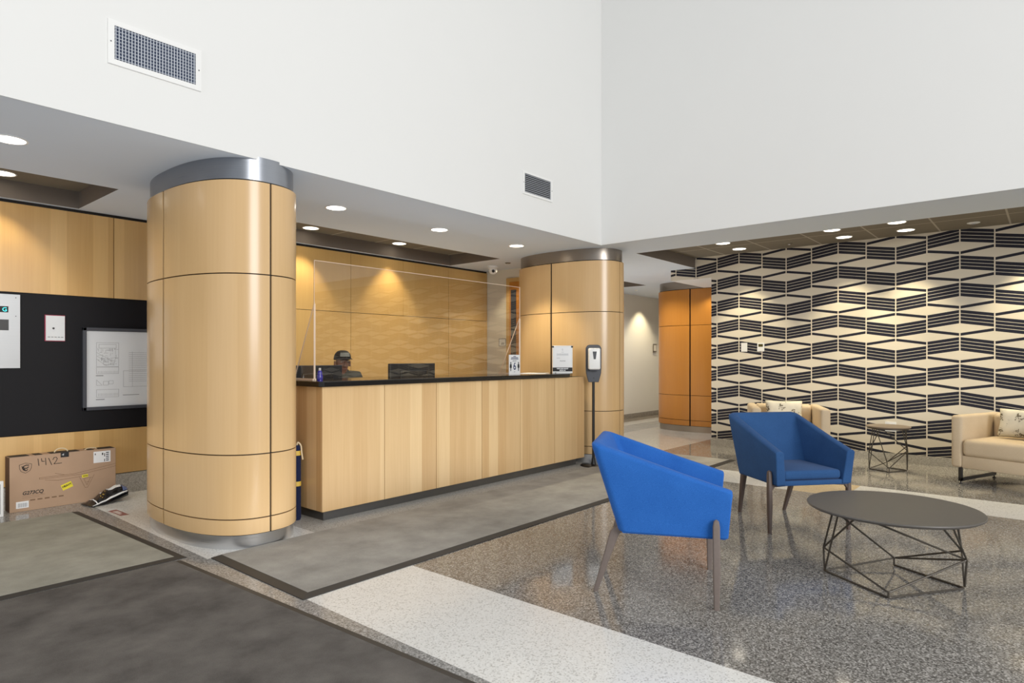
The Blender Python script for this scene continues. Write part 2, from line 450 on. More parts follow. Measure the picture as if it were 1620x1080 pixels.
# ---- papered wall and the header over the opening beside it
far = struct('wall_far', box(B(), 8.905, 9.06, -6, 3.78, 0, ZT + .1), M['beige_wall'])
bm = B(); quad(bm, (8.9, -6, .1), (8.9, 3.78, .1), (8.9, 3.78, ZT), (8.9, -6, ZT)); quad(bm, (8.9, 3.78, 2.44), (8.9, 4.42, 2.44), (8.9, 4.42, ZT), (8.9, 3.78, ZT))
obj('wallpaper', bm, M['wallpaper'], far)
struct('wall_header', box(B(), 8.903, 10.1, 3.62, 4.42, 2.44, ZC + .12), M['white_wall'])
struct('baseboard_far', box(B(), 8.885, 8.906, -6, 3.785, 0, .105), M['grey_terr'])

# ================================================================== COLUMNS
def sup(a, b, n, cx, cy, t0, t1, k):
    out = []
    for i in range(k + 1):
        t = t0 + (t1 - t0) * i / k; c, s = math.cos(t), math.sin(t)
        out.append((cx + a * math.copysign(abs(c) ** (2 / n), c), cy + b * math.copysign(abs(s) ** (2 / n), s)))
    return out
def curved_panel(pts, z0, z1, th, cx, cy, u0):
    bm = B(); L = bm.loops.layers.uv.verify(); s = [0.]
    for p, q in zip(pts, pts[1:]): s.append(s[-1] + math.dist(p, q))
    inn = []
    for k, p in enumerate(pts):
        a, b = pts[max(k - 1, 0)], pts[min(k + 1, len(pts) - 1)]
        n = Vector((-(b[1] - a[1]), b[0] - a[0])).normalized()
        if n.dot(Vector((cx - p[0], cy - p[1]))) < 0: n = -n
        inn.append((p[0] + n.x * th, p[1] + n.y * th))
    rows = [[bm.verts.new((p[0], p[1], z)) for p in q] for q, z in ((pts, z0), (pts, z1), (inn, z1), (inn, z0))]
    for a in range(4):
        b = (a + 1) % 4
        for k in range(len(pts) - 1):
            f = bm.faces.new((rows[a][k], rows[a][k + 1], rows[b][k + 1], rows[b][k]))
            for l, (kk, zz) in zip(f.loops, ((k, (z0, z1, z1, z0)[a]), (k + 1, (z0, z1, z1, z0)[a]), (k + 1, (z0, z1, z1, z0)[b]), (k, (z0, z1, z1, z0)[b]))):
                l[L].uv = (s[kk] + u0, zz)
    bm.faces.new([rows[a][0] for a in range(4)]); bm.faces.new([rows[a][-1] for a in range(3, -1, -1)])
    return bm
def column(cx, cy, label, wmat, smat, base, cmat=None):
    t = thing('column', label, 'column', (cx, cy, 0), 0)
    a, b, n, K = .40, .75, 2.4, 96
    core = [p for p in sup(a - .016, b - .016, n, 0, 0, 0, 2 * PI, 4 * K)][:-1]
    obj('core', prism(B(), core, base, 2.46), M['reveal'], t)
    e = math.radians(.45)
    tiers = [base + .004, .2, .627, 1.83, 2.452]
    for i in range(4):
        pts = sup(a, b, n, 0, 0, i * PI / 2 + e, (i + 1) * PI / 2 - e, K)
        for z0, z1 in zip(tiers, tiers[1:]):
            obj('wood_panel', curved_panel(pts, z0 + .004, z1 - .004, .014, 0, 0, i * .53 + z0 * 3), wmat, t, smooth=True)
    ring = sup(a - .02, b - .02, n, 0, 0, 0, 2 * PI, 4 * K)[:-1]
    obj('collar', prism(B(), ring, 2.45, ZC + .02), cmat or smat, t, smooth=True)
    obj('base', prism(B(), ring, 0, base), smat, t, smooth=True)
    return t
column(2.2, 4.78, 'large maple clad column with steel base left of the reception desk', M['wood_col'], M['steel'], .09, M['steel_collar'])
column(6.75, 4.78, 'maple clad column at the right end of the reception desk behind sanitizer stand', M['wood_col'], M['steel'], .1, M['steel_warm'])
column(10.62, 4.72, 'amber wood column standing farthest back beside the patterned wall', M['wood_orange'], M['steel_warm'], .1)

# ================================================================== RECEPTION DESK
D0, D1, VF = 2.74, 6.305, 4.25
desk = thing('reception_desk', 'long maple reception desk with black stone counter between two columns', 'desk', (4.5, 4.6, 0))
bm = box(B(), D0 + .018, D1, VF + .018, 4.86, .088, 1.047); obj('carcass', bm, M['reveal'], desk, world=True)
xs = [D0, 3.333, 3.919, 4.521, 5.112, 5.716, D1]
for k, (x0, x1) in enumerate(zip(xs, xs[1:])):
    bm = box(B(), x0 + (.003 if k else 0), x1 - .003, VF, VF + .018, .088, 1.046); boxuv(bm, k * 1.37, 0); obj('front_panel', bm, M['wood'], desk, world=True)
bm = box(B(), D0, D0 + .018, VF + .018, 4.86, .088, 1.046); boxuv(bm, 4.4); obj('end_panel', bm, M['wood'], desk, world=True)
bm = box(B(), 2.80, 6.24, 4.33, 4.8, 0, .088); obj('toe_kick', bm, M['steel_dark'], desk, world=True)
bm = prism(B(), [(2.70, 4.24), (2.73, 4.215), (5.96, 4.215), (5.97, 4.225), (6.30, 4.42), (6.30, 4.88), (2.70, 4.88)], 1.047, 1.09)
o = obj('countertop', bm, M['stone'], desk, world=True); mod_bevel(o, .006, 2)
stf = thing('staff_worktop', 'low black staff worktop behind the reception counter carrying both monitors', 'worktop', (4.5, 5.1, 0))
bm = box(B(), 2.76, 6.3, 4.885, 5.32, .715, .745); obj('work_surface', bm, M['black_lam'], stf, world=True)
for u in (2.78, 4.5, 6.26): obj('support_panel', box(B(), u, u + .025, 4.89, 5.28, 0, .715), M['black_lam'], stf, world=True)

# ---- acrylic sneeze guard
VS = 4.55
sh = thing('acrylic_screen', 'clear acrylic sneeze guard standing on the black reception counter', 'screen', (4.15, VS, 1.09))
obj('panel', box(B(), 2.86, 5.458, VS - .003, VS + .003, 1.094, 2.06), M['acrylic'], sh, world=True)
bm = B(); box(bm, 2.857, 2.860, VS - .004, VS + .004, 1.71, 2.062); box(bm, 5.458, 5.461, VS - .004, VS + .004, 1.09, 2.062); box(bm, 2.857, 5.461, VS - .004, VS + .004, 2.060, 2.063)
obj('polished_edge', bm, M['acrylic_edge'], sh, world=True)
for u in (2.857, 5.455):
    bm = B()
    for s in (-.004, .004): pass
    P3 = [(VS, 1.72), (VS, 1.09), (VS + .30, 1.09), (VS + .30, 1.10)]
    a = [bm.verts.new((u, y, z)) for y, z in P3]; b = [bm.verts.new((u + .008, y, z)) for y, z in P3]
    for i in range(4): bm.faces.new((a[i], a[(i + 1) % 4], b[(i + 1) % 4], b[i]))
    bm.faces.new(a[::-1]); bm.faces.new(b)
    br = obj('brace', bm, M['acrylic'], sh, world=True)
    bm = B(); tube(bm, [(u + .004, VS + .30, 1.10), (u + .004, VS, 1.72)], .0045, 6); tube(bm, [(u + .004, VS, 1.71), (u + .004, VS, 1.095)], .0085, 6)
    e = obj('brace_edge', bm, M['acrylic_edge'], br); 
    bm = box(B(), u - .012, u + .02, VS, VS + .31, 1.09, 1.102); obj('foot', bm, M['acrylic_edge'], sh, world=True)

# ---- things on the counter and work surface
def monitor(u0, u1, v, ztop, label, h=.34):
    w = u1 - u0; t = thing('computer_monitor', label, 'monitor', ((u0 + u1) / 2, v, .745))
    zt = ztop - .745
    o = obj('housing', box(B(), -w / 2, w / 2, -.012, .03, zt - h, zt, .006), M['black_plastic'], t)
    obj('back_cover', box(B(), -w * .3, w * .3, -.03, -.01, zt - h * .75, zt - h * .2, .01), M['screen'], t)
    obj('screen', box(B(), -w / 2 + .012, w / 2 - .012, .029, .033, zt - h + .015, zt - .012), M['screen'], t)
    obj('top_edge', box(B(), -w / 2 + .002, w / 2 - .002, -.0125, -.010, zt - .006, zt + .001), M['charcoal'], t)
    obj('neck', box(B(), -.03, .03, -.035, -.008, .01, zt - h * .4, .006), M['black_plastic'], t)
    obj('stand_base', box(B(), -.12, .12, -.08, .08, 0, .014, .005), M['black_plastic'], t)
monitor(2.92, 3.44, 5.02, 1.203, 'black computer monitor in front of the seated person, left end of desk')
monitor(4.0, 4.6, 5.02, 1.213, 'wide black computer monitor behind the middle of the counter')

bt = thing('bottle', 'small blue plastic bottle at the left end of the black counter', 'bottle', (2.98, 4.66, 1.09))
lathe(B_ := B(), [(.0, .0), (.022, .0), (.025, .006), (.025, .03), (.019, .045), (.021, .055), (.013, .075), (.0, .075)]); bmesh.ops.remove_doubles(B_, verts=B_.verts[:], dist=1e-5)
obj('body', B_, M['bottle_blue'], bt, True)
obj('cap', lathe(B(), [(.009, .074), (.01, .076), (.01, .094), (.008, .096)]), M['white_plastic'], bt, True)

sg = thing('distancing_sign', 'small white distancing sign with large 6 at right end of the acrylic screen', 'sign', (5.36, 4.543, 1.09), 0)
obj('card', box(B(), -.092, .092, -.003, .003, 0, .215), M['paper'], sg)
text('6', .115, M['ink_navy'], sg, (0, -.0036, .05), align='CENTER', sx=.85, bold=.002)
text('APART', .024, M['ink_navy'], sg, (0, -.0036, .138), align='CENTER')
text('FT', .02, M['ink_navy'], sg, (0, -.0036, .018), align='CENTER')
bm = B()
for k, (w, z) in enumerate([(.045, .2), (.12, .186), (.13, .172)]): rect(bm, -w / 2, w / 2, z - .008, z, -.0036)
obj('print', bm, M['ink_navy'], sg)
for s in (-1, 1):
    x = s * .066; bm = B(); pl = [(x - .006, .035), (x + .006, .035), (x + .008, .07), (x + .017, .072), (x + .015, .108), (x + .005, .113), (x + .009, .124), (x + .006, .134), (x, .137), (x - .006, .134), (x - .009, .124), (x - .005, .113), (x - .015, .108), (x - .017, .072), (x - .008, .07)]
    bm.faces.new([bm.verts.new((a, -.0036, b)) for a, b in pl]); obj('pictogram', bm, M['ink'], sg)

def paper_sheet(x, y, r, label, z):
    o = obj('paper_sheet', box(B(), -.108, .108, -.14, .14, 0, .002), M['paper']); o.location = (x, y, z); o.rotation_euler = (0, 0, r)
    tag(o, label, 'paper', 'papers on the counter')
paper_sheet(5.66, 4.52, .5, 'white paper sheet lying flat on counter right of the distancing sign', 1.0905)
paper_sheet(5.74, 4.56, .15, 'upper white paper sheet overlapping another on the counter', 1.093)
bm = B(); tube(bm, [(5.96, 4.42, 1.0955), (6.06, 4.49, 1.0955)], .005, 8); o = obj('pen', bm, M['black_plastic'], None, True); tag(o, 'black pen lying on the counter beside the paper sheets', 'pen')

HD = math.atan2(.649, .760)          # camera heading
fs = thing('sign_frame', 'silver snap frame notice standing on counter beside the right column', 'sign', (6.05, 4.386, 1.09), HD - PI / 2)
obj('frame', box(B(), -.118, .118, -.006, .006, 0, .325, .003), M['white_metal'], fs)
obj('sheet', box(B(), -.1, .1, -.0075, -.006, .075, .305), M['paper'], fs)
bm = box(B(), -.116, .116, -.0085, -.006, .022, .068); obj('black_strip', bm, M['ink'], fs)
text('VISITORS MUST', .02, M['paper'], fs, (0, -.009, .048), align='CENTER', bold=.0008)
text('SIGN IN', .02, M['paper'], fs, (0, -.009, .027), align='CENTER', bold=.0008)
for s in (-1, 1): obj('corner', box(B(), s * .112 - .012, s * .112 + .012, -.009, .008, .3, .322, .004), M['ink'], fs)
bm = B()
for w, z, c in [(.03, .245, 0), (.14, .225, 0), (.13, .217, 0), (.14, .209, 0)]: rect(bm, -w / 2, w / 2, z, z + .004, -.008)
rect(bm, -.07, -.03, .176, .181, -.008)
obj('print', bm, M['ink_pale'], fs)
bm = B(); ribbon(bm, [(-.03, .14), (-.025, .15), (-.018, .141), (-.01, .148), (-.003, .14), (.004, .149), (.012, .141), (.02, .15), (.026, .139), (.034, .147)], .004, -.008); obj('signature', bm, M['ink_grey'], fs)
bm = B(); ribbon(bm, [(-.006, .268), (-.006, .28), (0, .29), (.006, .28), (.006, .268), (-.006, .268)], .003, -.008); obj('crest', bm, M['ink_pale'], fs)

# ---- hand sanitizer stand
st = thing('sanitizer_stand', 'black floor stand with white touchless hand sanitizer dispenser beside the desk', 'dispenser', (6.296, 4.115, 0), HD - PI / 2)
o = obj('base', lathe(B(), [(.15, 0), (.152, .006), (.145, .014), (.03, .022), (.024, .05), (.02, .09)]), M['black_metal'], st, True)
obj('pole', cyl(B(), (0, 0, .02), (0, 0, 1.0), .0165), M['black_metal'], st, True)
pl = [(-.06, .985), (.06, .985), (.088, 1.09), (.092, 1.15), (.092, 1.385), (.075, 1.415), (.05, 1.425), (-.05, 1.425), (-.075, 1.415), (-.092, 1.385), (-.092, 1.15), (-.088, 1.09)]
bm = B(); a = [bm.verts.new((x, -.022, z)) for x, z in pl]; b = [bm.verts.new((x, .012, z)) for x, z in pl]
for i in range(len(pl)): bm.faces.new((a[i], a[(i + 1) % len(pl)], b[(i + 1) % len(pl)], b[i]))
bm.faces.new(a); bm.faces.new(b[::-1])
o = obj('back_plate', bm, M['charcoal'], st); mod_bevel(o, .006, 2)
obj('lock', cyl(B(), (0, -.024, 1.035), (0, -.02, 1.035), .008), M['black_plastic'], st)
dp = obj('dispenser', box(B(), -.068, .068, -.115, -.02, 1.135, 1.385, .018, 3), M['white_plastic'], st, True)
pl = [(-.024, 1.345), (.024, 1.345), (.012, 1.255), (-.012, 1.255)]
bm = B(); bm.faces.new([bm.verts.new((x, -.1158, z)) for x, z in pl]); obj('window', bm, M['charcoal'], dp)
obj('nozzle', box(B(), -.05, .05, -.1, -.04, 1.125, 1.14), M['charcoal'], dp)

# ---- navy rolls between column and desk
def roll(x, y, h, r, bands, label):
    t = thing('fabric_roll', label, 'fabric roll', (x, y, 0), 0, 'navy rolls beside the desk')
    obj('roll', lathe(B(), [(r * .85, 0), (r * 1.05, .02), (r, .1), (r, h - .03), (r * .8, h)], seg=18), M['navy_fabric'], t, True)
    for z in bands: obj('gold_band', lathe(B(), [(r * 1.03, z - .018), (r * 1.06, z), (r * 1.03, z + .018)], seg=18), M['gold'], t, True)
    obj('cord', tube(B(), rounded([(0, 0, h - .005), (.0, -.012, h + .03), (.02, -.03, h - .0), (.015, -.045, h - .06), (.025, -.045, h - .11)], .03), .006), M['cord'], t, True)
roll(2.628, 4.6, .585, .03, [.53], 'navy fabric roll standing tight against the column')
roll(2.682, 4.515, .585, .032, [.525, .285], 'navy fabric roll with two gold bands standing nearer the desk end')

# ================================================================== FLOOR MATS
def mat(name_label, poly, bord, hgt, pile):
    """poly counter-clockwise, bord: border width on each edge"""
    t = thing('floor_mat', name_label, 'mat', (sum(p[0] for p in poly) / 4, sum(p[1] for p in poly) / 4, 0), 0)
    P = [Vector(p) for p in poly]; n = len(P); inner = []
    for k in range(n):
        a, b, c = P[k - 1], P[k], P[(k + 1) % n]
        d0, d1 = (b - a).normalized(), (c - b).normalized(); n0, n1 = Vector((-d0.y, d0.x)), Vector((-d1.y, d1.x))
        w0, w1 = bord[k - 1], bord[k]; den = d0.x * d1.y - d0.y * d1.x
        p0 = a + n0 * w0; p1 = b + n1 * w1; q = p1 - p0; s = (q.x * d1.y - q.y * d1.x) / den
        inner.append(p0 + d0 * s)
    bm = B(); o0 = [bm.verts.new((p.x, p.y, 0.0)) for p in P]; o1 = [bm.verts.new((p.x, p.y, hgt * .35)) for p in P]; i1 = [bm.verts.new((p.x, p.y, hgt * .9)) for p in inner]
    for k in range(n):
        j = (k + 1) % n; bm.faces.new((o0[k], o0[j], o1[j], o1[k])); bm.faces.new((o1[k], o1[j], i1[j], i1[k]))
    bm.faces.new(o0[::-1])
    obj('rubber_border', bm, M['rubber'], t, world=True)
    bm = prism(B(), [(p.x, p.y) for p in inner], hgt * .3, hgt); obj('carpet_pile', bm, pile, t, world=True)
mat('long grey floor mat running along the front of the reception desk', [(1.81, 2.985), (7.75, 2.985), (7.75, 4.055), (1.81, 4.055)], [.055, .06, .012, .06], .014, M['mat_grey'])
mat('grey green floor mat in front of the cardboard box and notice wall', [(-1.0, 4.175), (1.715, 4.185), (1.645, 6.12), (-1.0, 6.12)], [.05, .055, .02, .05], .012, M['mat_green'])
mat('large worn charcoal mat filling the near left corner of the floor', [(-1.6, .2), (1.86, .2), (1.665, 4.15), (-1.6, 4.14)], [.05, .04, .008, .05], .012, M['mat_dark'])

# ================================================================== NOTICE WALL THINGS
lp = thing('lobby_panel', 'brushed steel annunciator panel with cyan letter display on the black wall', 'panel', (1.2, VB - .004, 1.49))
obj('plate', box(B(), -.22, .164, -.012, .025, -.305, .312), M['steel_sat'], lp)
dsp = obj('display', box(B(), -.06, .085, -.0145, -.011, .16, .21), M['screen'], lp)
text('G', .046, M['led'], dsp, (.043, -.0152, .168))
obj('slot', box(B(), -.06, .087, -.0145, -.011, .01, .1), M['black_plastic'], lp)
for z in (.285, .13): obj('screw', cyl(B(), (.135, -.014, z), (.135, -.011, z), .004, seg=8), M['black_metal'], lp)
rp = thing('call_plate', 'small white wall plate with red edge and black button', 'plate', (1.613, VB - .004, 1.53))
obj('red_edge', box(B(), -.076, .072, -.006, .025, -.114, .114), M['red'], rp)
obj('plate', box(B(), -.069, .069, -.012, -.005, -.108, .108), M['paper_grey'], rp)
obj('button', cyl(B(), (-.015, -.017, -.002), (-.015, -.011, -.002), .0085), M['black_plastic'], rp)
bm = B()
for k in range(5): rect(bm, -.056 + k * .024, -.038 + k * .024, -.082, -.075, -.0126)
obj('print', bm, M['ink_grey'], rp)
ev = thing('floor_plan_frame', 'black framed evacuation floor plan on the black notice wall', 'frame', (2.16, VB - .004, 1.17))
bm = B()
W, Hh = .345, .375
for a in ((-W, -W + .03, -Hh, Hh), (W - .03, W, -Hh, Hh), (-W, W, -Hh, -Hh + .03), (-W, W, Hh - .03, Hh)): box(bm, a[0], a[1], -.03, 0, a[2], a[3], .003)
obj('frame', bm, M['charcoal'], ev)
obj('sheet', box(B(), -W + .028, W - .028, -.012, -.002, -Hh + .028, Hh - .028), M['paper_grey'], ev)
bm = B(); yy = -.0128; rnd = random.Random(3)
def rc(x0, x1, z0, z1, w=.0022): ribbon(bm, [(x0, z0), (x1, z0), (x1, z1), (x0, z1), (x0, z0)], w, yy)
rc(-.235, -.055, .02, .24); rc(-.235, -.055, -.045, .015); rc(-.235, -.055, -.26, -.19); rc(-.215, -.075, .19, .225)
for k in range(60):
    x = rnd.uniform(-.225, -.065); z = rnd.uniform(.03, .18); d = rnd.uniform(.01, .04)
    ribbon(bm, [(x, z), (min(x + d, -.06), z)] if rnd.random() < .5 else [(x, z), (x, min(z + d, .19))], .002, yy)
ribbon(bm, [(-.235, .15), (-.12, .08)], .002, yy); ribbon(bm, [(-.235, .12), (-.15, .06)], .002, yy); ribbon(bm, [(-.235, .09), (-.16, .03), (-.1, .05)], .002, yy)
for k in range(14): ribbon(bm, [(-.22 + k * .012, -.04), (-.22 + k * .012, -.02)], .002, yy); ribbon(bm, [(-.22 + k * .012, -.25), (-.22 + k * .012, -.225)], .002, yy)
ribbon(bm, [(-.235, -.15), (-.235, -.1), (-.19, -.15), (-.235, -.15)], .002, yy); rc(-.18, -.14, -.15, -.115); rc(-.135, -.1, -.14, -.11)
for k in range(16): ribbon(bm, [(.03, .15 - k * .018), (.3, .15 - k * .018)], .002, yy)
rc(-.015, .3, -.17, -.02); ribbon(bm, [(.06, -.17), (.06, .16)], .002, yy)
rect(bm, -.24, -.18, -.066, -.058, yy); rect(bm, -.24, -.17, -.284, -.276, yy); rect(bm, -.02, .12, -.25, -.244, yy)
obj('floor_plan', bm, M['ink_grey'], ev)

# ---- cardboard monitor box
bx = thing('cardboard_box', 'brown cardboard monitor box marked 1412 leaning at the notice wall', 'box', (1.65, 6.5, 0))
x0, x1, yf, yb, zt = 1.265 - 1.65, 2.035 - 1.65, -.02, .125, .455
obj('carton', box(B(), x0, x1, yf, yb, 0, zt, .003), M['card'], bx)
obj('side_panel', box(B(), x0 - .0015, x0 - .0005, yf + .004, yb - .004, .004, zt - .004), M['card_dark'], bx)
obj('side_panel', box(B(), x1 + .0005, x1 + .0015, yf + .004, yb - .004, .004, zt - .004), M['card'], bx)
y = yf - .0012
bm = B()
for a, b in ((x0 + .002, x0 + .13), (x0 + .17, x0 + .22), (x0 + .28, x0 + .49), (x0 + .55, x0 + .6), (x0 + .63, x1 - .01)): box(bm, a, b, y, yb - .03, zt, zt + .003)
obj('flap_edge', bm, M['ink'], bx)
bm = box(B(), x0 + .35, x0 + .41, y - .0004, yf + .03, zt - .04, zt + .004); lt = obj('latch', bm, M['ink'], bx)
bm = B(); ribbon(bm, [(x0 + .36, zt - .02), (x0 + .372, zt - .01), (x0 + .37, zt - .025)], .003, y - .001); obj('print', bm, M['paper'], lt)
bm = B(); tube(bm, [(x0 + .365 + .048 * math.cos(t), yf + .05, zt + .034 * math.sin(t)) for t in [PI * i / 10 for i in range(11)]], .005, 6); obj('handle', bm, M['cord'], bx, True)
bm = B(); tube(bm, rounded([(x0 + .54, yf + .05, zt), (x0 + .56, yf + .05, zt + .012), (x0 + .62, yf + .05, zt + .012), (x0 + .635, yf + .05, zt)], .01), .004, 6); obj('handle', bm, M['cord'], bx, True)
def st_(pts, w, m, nm): b_ = B(); [ribbon(b_, p, w, y) for p in pts]; return obj(nm, b_, m, bx)
# handwritten number 1412
X, Z = x0 + .19, .395
st_([[(X, Z + .028), (X + .007, Z - .03)], [(X + .024, Z + .028), (X + .027, Z + .004), (X + .045, Z + .002)], [(X + .052, Z + .028), (X + .056, Z - .03)],
     [(X + .074, Z + .025), (X + .096, Z - .034)], [(X + .104, Z + .008), (X + .113, Z + .026), (X + .128, Z + .027), (X + .136, Z + .014), (X + .127, Z - .008), (X + .112, Z - .028), (X + .168, Z - .027)]], .005, M['ink'], 'handwriting')
# shield emblem
X, Z = x0 + .105, .36
st_([[(X - .042, Z + .026), (X - .02, Z + .032), (X, Z + .038), (X + .02, Z + .032), (X + .042, Z + .026), (X + .04, Z - .005), (X + .03, Z - .028), (X, Z - .046), (X - .03, Z - .028), (X - .04, Z - .005), (X - .042, Z + .026)]], .003, M['ink'], 'emblem_outline')
st_([[(X + .022, Z + .018), (X + .004, Z + .02), (X - .012, Z + .012), (X - .02, Z - .002), (X - .012, Z - .018), (X + .004, Z - .026), (X + .014, Z - .018)], [(X - .024, Z + .01), (X - .006, Z - .004), (X + .01, Z - .006), (X + .02, Z + .004)], [(X - .014, Z - .008), (X - .002, Z - .018)]], .007, M['ink'], 'emblem')
st_([[(x0 + .2, .262), (x0 + .45, .262), (x0 + .77, .312)], [(x0 + .2, .262), (x0 + .2, .25), (x0 + .5, .25), (x0 + .77, .29)], [(x0 + .31, .285), (x0 + .38, .262)], [(x0 + .24, .238), (x0 + .33, .222), (x0 + .56, .235)],
     [(x0 + .49, .225), (x0 + .53, .13), (x0 + .55, .13), (x0 + .6, .235)], [(x0 + .52, .21), (x0 + .585, .213)], [(x0 + .52, .21), (x0 + .545, .15), (x0 + .57, .21)], [(x0 + .54, .178), (x0 + .563, .178)]], .0028, M['ink_brown'], 'line_drawing')
text('G273CQ', .04, M['ink'], bx, (x0 + .083, y, .135), sx=.95, shear=.25, bold=.0012)
st_([[(x0 + .083, .122), (x0 + .24, .122)], [(x0 + .083, .108), (x0 + .2, .108)]], .002, M['ink_brown'], 'caption')
st_([[(x0 + .14 + k * .05, .085), (x0 + .168 + k * .05, .085)] for k in range(5)], .011, M['ink_brown'], 'feature_icons')
lb = obj('shipping_label', box(B(), x1 - .175, x1 - .042, y - .0005, yf, zt - .12, zt - .02), M['paper'], bx)
bm = B()
for k in range(5): rect(bm, x1 - .078, x1 - .055, zt - .108 + k * .017, zt - .1 + k * .017, y - .001)
obj('barcode', bm, M['ink'], lb)
for a, b, c, d in ((.092, .086, .115, .09), (.092, .086, .07, .04), (.165, .158, .05, .035), (.11, .1, .055, .035)): obj('printed_mark', rect(B(), x1 - a, x1 - b, zt - c, zt - d, y - .001), M['ink'], lb)
lb = obj('barcode_label', box(B(), x0 + .042, x0 + .127, y - .0005, yf, .028, .083), M['paper'], bx)
bm = B()
for k in range(14): rect(bm, x0 + .054 + k * .0046, x0 + .054 + k * .0046 + (.0026 if k % 3 else .0015), .036, .07, y - .001)
obj('bars', bm, M['ink_grey'], lb)
bm = B(); hx, hz = x0 + .396, .165; c_, s_ = math.cos(.36), math.sin(.36)
def rot(px, pz): return (hx + px * c_ - pz * s_, y - .0003, hz + px * s_ + pz * c_)
quad(bm, rot(-.04, -.025), rot(.04, -.025), rot(.04, .025), rot(-.04, .025)); lb = obj('heavy_sticker', bm, M['yellow'], bx)
text('HEAVY', .023, M['ink'], lb, (hx + .002, y - .001, hz - .003), rot=(PI / 2, -.36, 0), align='CENTER', bold=.001)
bm = B(); hx, hz = x0 + .53, .232; c_, s_ = math.cos(.08), math.sin(.08)
quad(bm, rot(-.023, -.012), rot(.023, -.012), rot(.023, .012), rot(-.023, .012)); lb = obj('yellow_sticker', bm, M['yellow'], bx)
bm = B(); [rect(bm, hx - .014 + k * .009, hx - .008 + k * .009, hz - .005, hz + .005, y - .001) for k in range(4)]; obj('print', bm, M['ink'], lb)

# ---- black mailing bag on the floor
pk = thing('mailing_bag', 'black plastic mailing bag with white label lying against the cardboard box', 'package', (1.87, 6.32, 0), math.radians(0))
bm = B(); nx, ny = 26, 14; ra = random.Random(5)
A0, A1 = Vector((-.13, .09, 0)), Vector((-.1, -.13, 0)); B0, B1 = Vector((.23, .16, .06)), Vector((.2, -.05, .05))
def lerp(a, b, t): return a * (1 - t) + b * t
def bag(s, t, side):
    p = lerp(lerp(A0, A1, t), lerp(B0, B1, t), s)
    w = math.sin(PI * min(1, max(0, t))) ** .6 * (math.sin(PI * (s * .9 + .05)) ** .7)
    wr = .009 * math.sin(s * 23 + t * 9) * math.sin(t * 13 + s * 5)
    top = .035 + .12 * s * (1 - .3 * s)
    p.z = (.004 + top * w + wr * w + .07 * s * s) if side else (.003 + .045 * s * s)
    return p
rows = {}
for side in (0, 1):
    for i in range(nx + 1):
        for j in range(ny + 1):
            p = bag(i / nx, j / ny, side); p.z = max(p.z, .002)
            rows[side, i, j] = bm.verts.new(p)
for side in (0, 1):
    for i in range(nx):
        for j in range(ny): bm.faces.new((rows[side, i, j], rows[side, i + 1, j], rows[side, i + 1, j + 1], rows[side, i, j + 1]))
for i in range(nx):
    for j in (0, ny): bm.faces.new((rows[0, i, j], rows[0, i + 1, j], rows[1, i + 1, j], rows[1, i, j]))
for j in range(ny):
    for i in (0, nx): bm.faces.new((rows[0, i, j], rows[0, i, j + 1], rows[1, i, j + 1], rows[1, i, j]))
obj('bag', bm, M['poly'], pk, True, ang=180)
def patch(s0, s1, t0, t1, mat_, nm, n=8, off=.003):
    bm = B(); g = [[bm.verts.new(bag(s0 + (s1 - s0) * i / n, t0 + (t1 - t0) * j / n, 1) + Vector((0, -.001, off))) for j in range(n + 1)] for i in range(n + 1)]
    for i in range(n):
        for j in range(n): bm.faces.new((g[i][j], g[i + 1][j], g[i + 1][j + 1], g[i][j + 1]))
    return obj(nm, bm, mat_, pk, True)
patch(.5, .84, .3, .68, M['paper'], 'address_label')
patch(.36, .4, .3, .42, M['paper'], 'small_label')
patch(.86, .99, .45, .9, M['poly_blue'], 'clear_window')
patch(.14, .165, .1, .93, M['paper'], 'white_stripe')
patch(.02, .98, .93, .97, M['paper'], 'white_stripe')
ra = random.Random(9)
for k in range(6):
    s, t = .3 + ra.random() * .15, .5 + ra.random() * .3; patch(s, s + .018, t, t + .03, M['gold'], 'gold_print', 2)

fk = thing('floor_sticker', 'faded red floor sticker on white terrazzo beside the wood column', 'sticker', (1.85, 5.83, 0))
P4 = [(1.813, 5.955), (1.825, 5.698), (1.885, 5.694), (1.878, 5.963)]
bm = prism(B(), P4, 0.0002, .0012); obj('red_ground', bm, M['sticker_red'], fk, world=True)
bm = prism(B(), [(1.828, 5.9), (1.834, 5.75), (1.855, 5.76), (1.85, 5.80), (1.868, 5.80), (1.864, 5.9)], .0012, .0016); obj('pale_print', bm, M['sticker_pale'], fk, world=True)

bd = thing('small_board', 'small black board with white frame leaning at the left picture edge', 'board', (1.14, 6.395, 0))
obj('frame', box(B(), -.2, .068, -.01, .012, 0, .285, .003), M['white_metal'], bd)
obj('board', box(B(), -.18, .047, -.0115, -.009, .022, .262), M['black_lam'], bd)

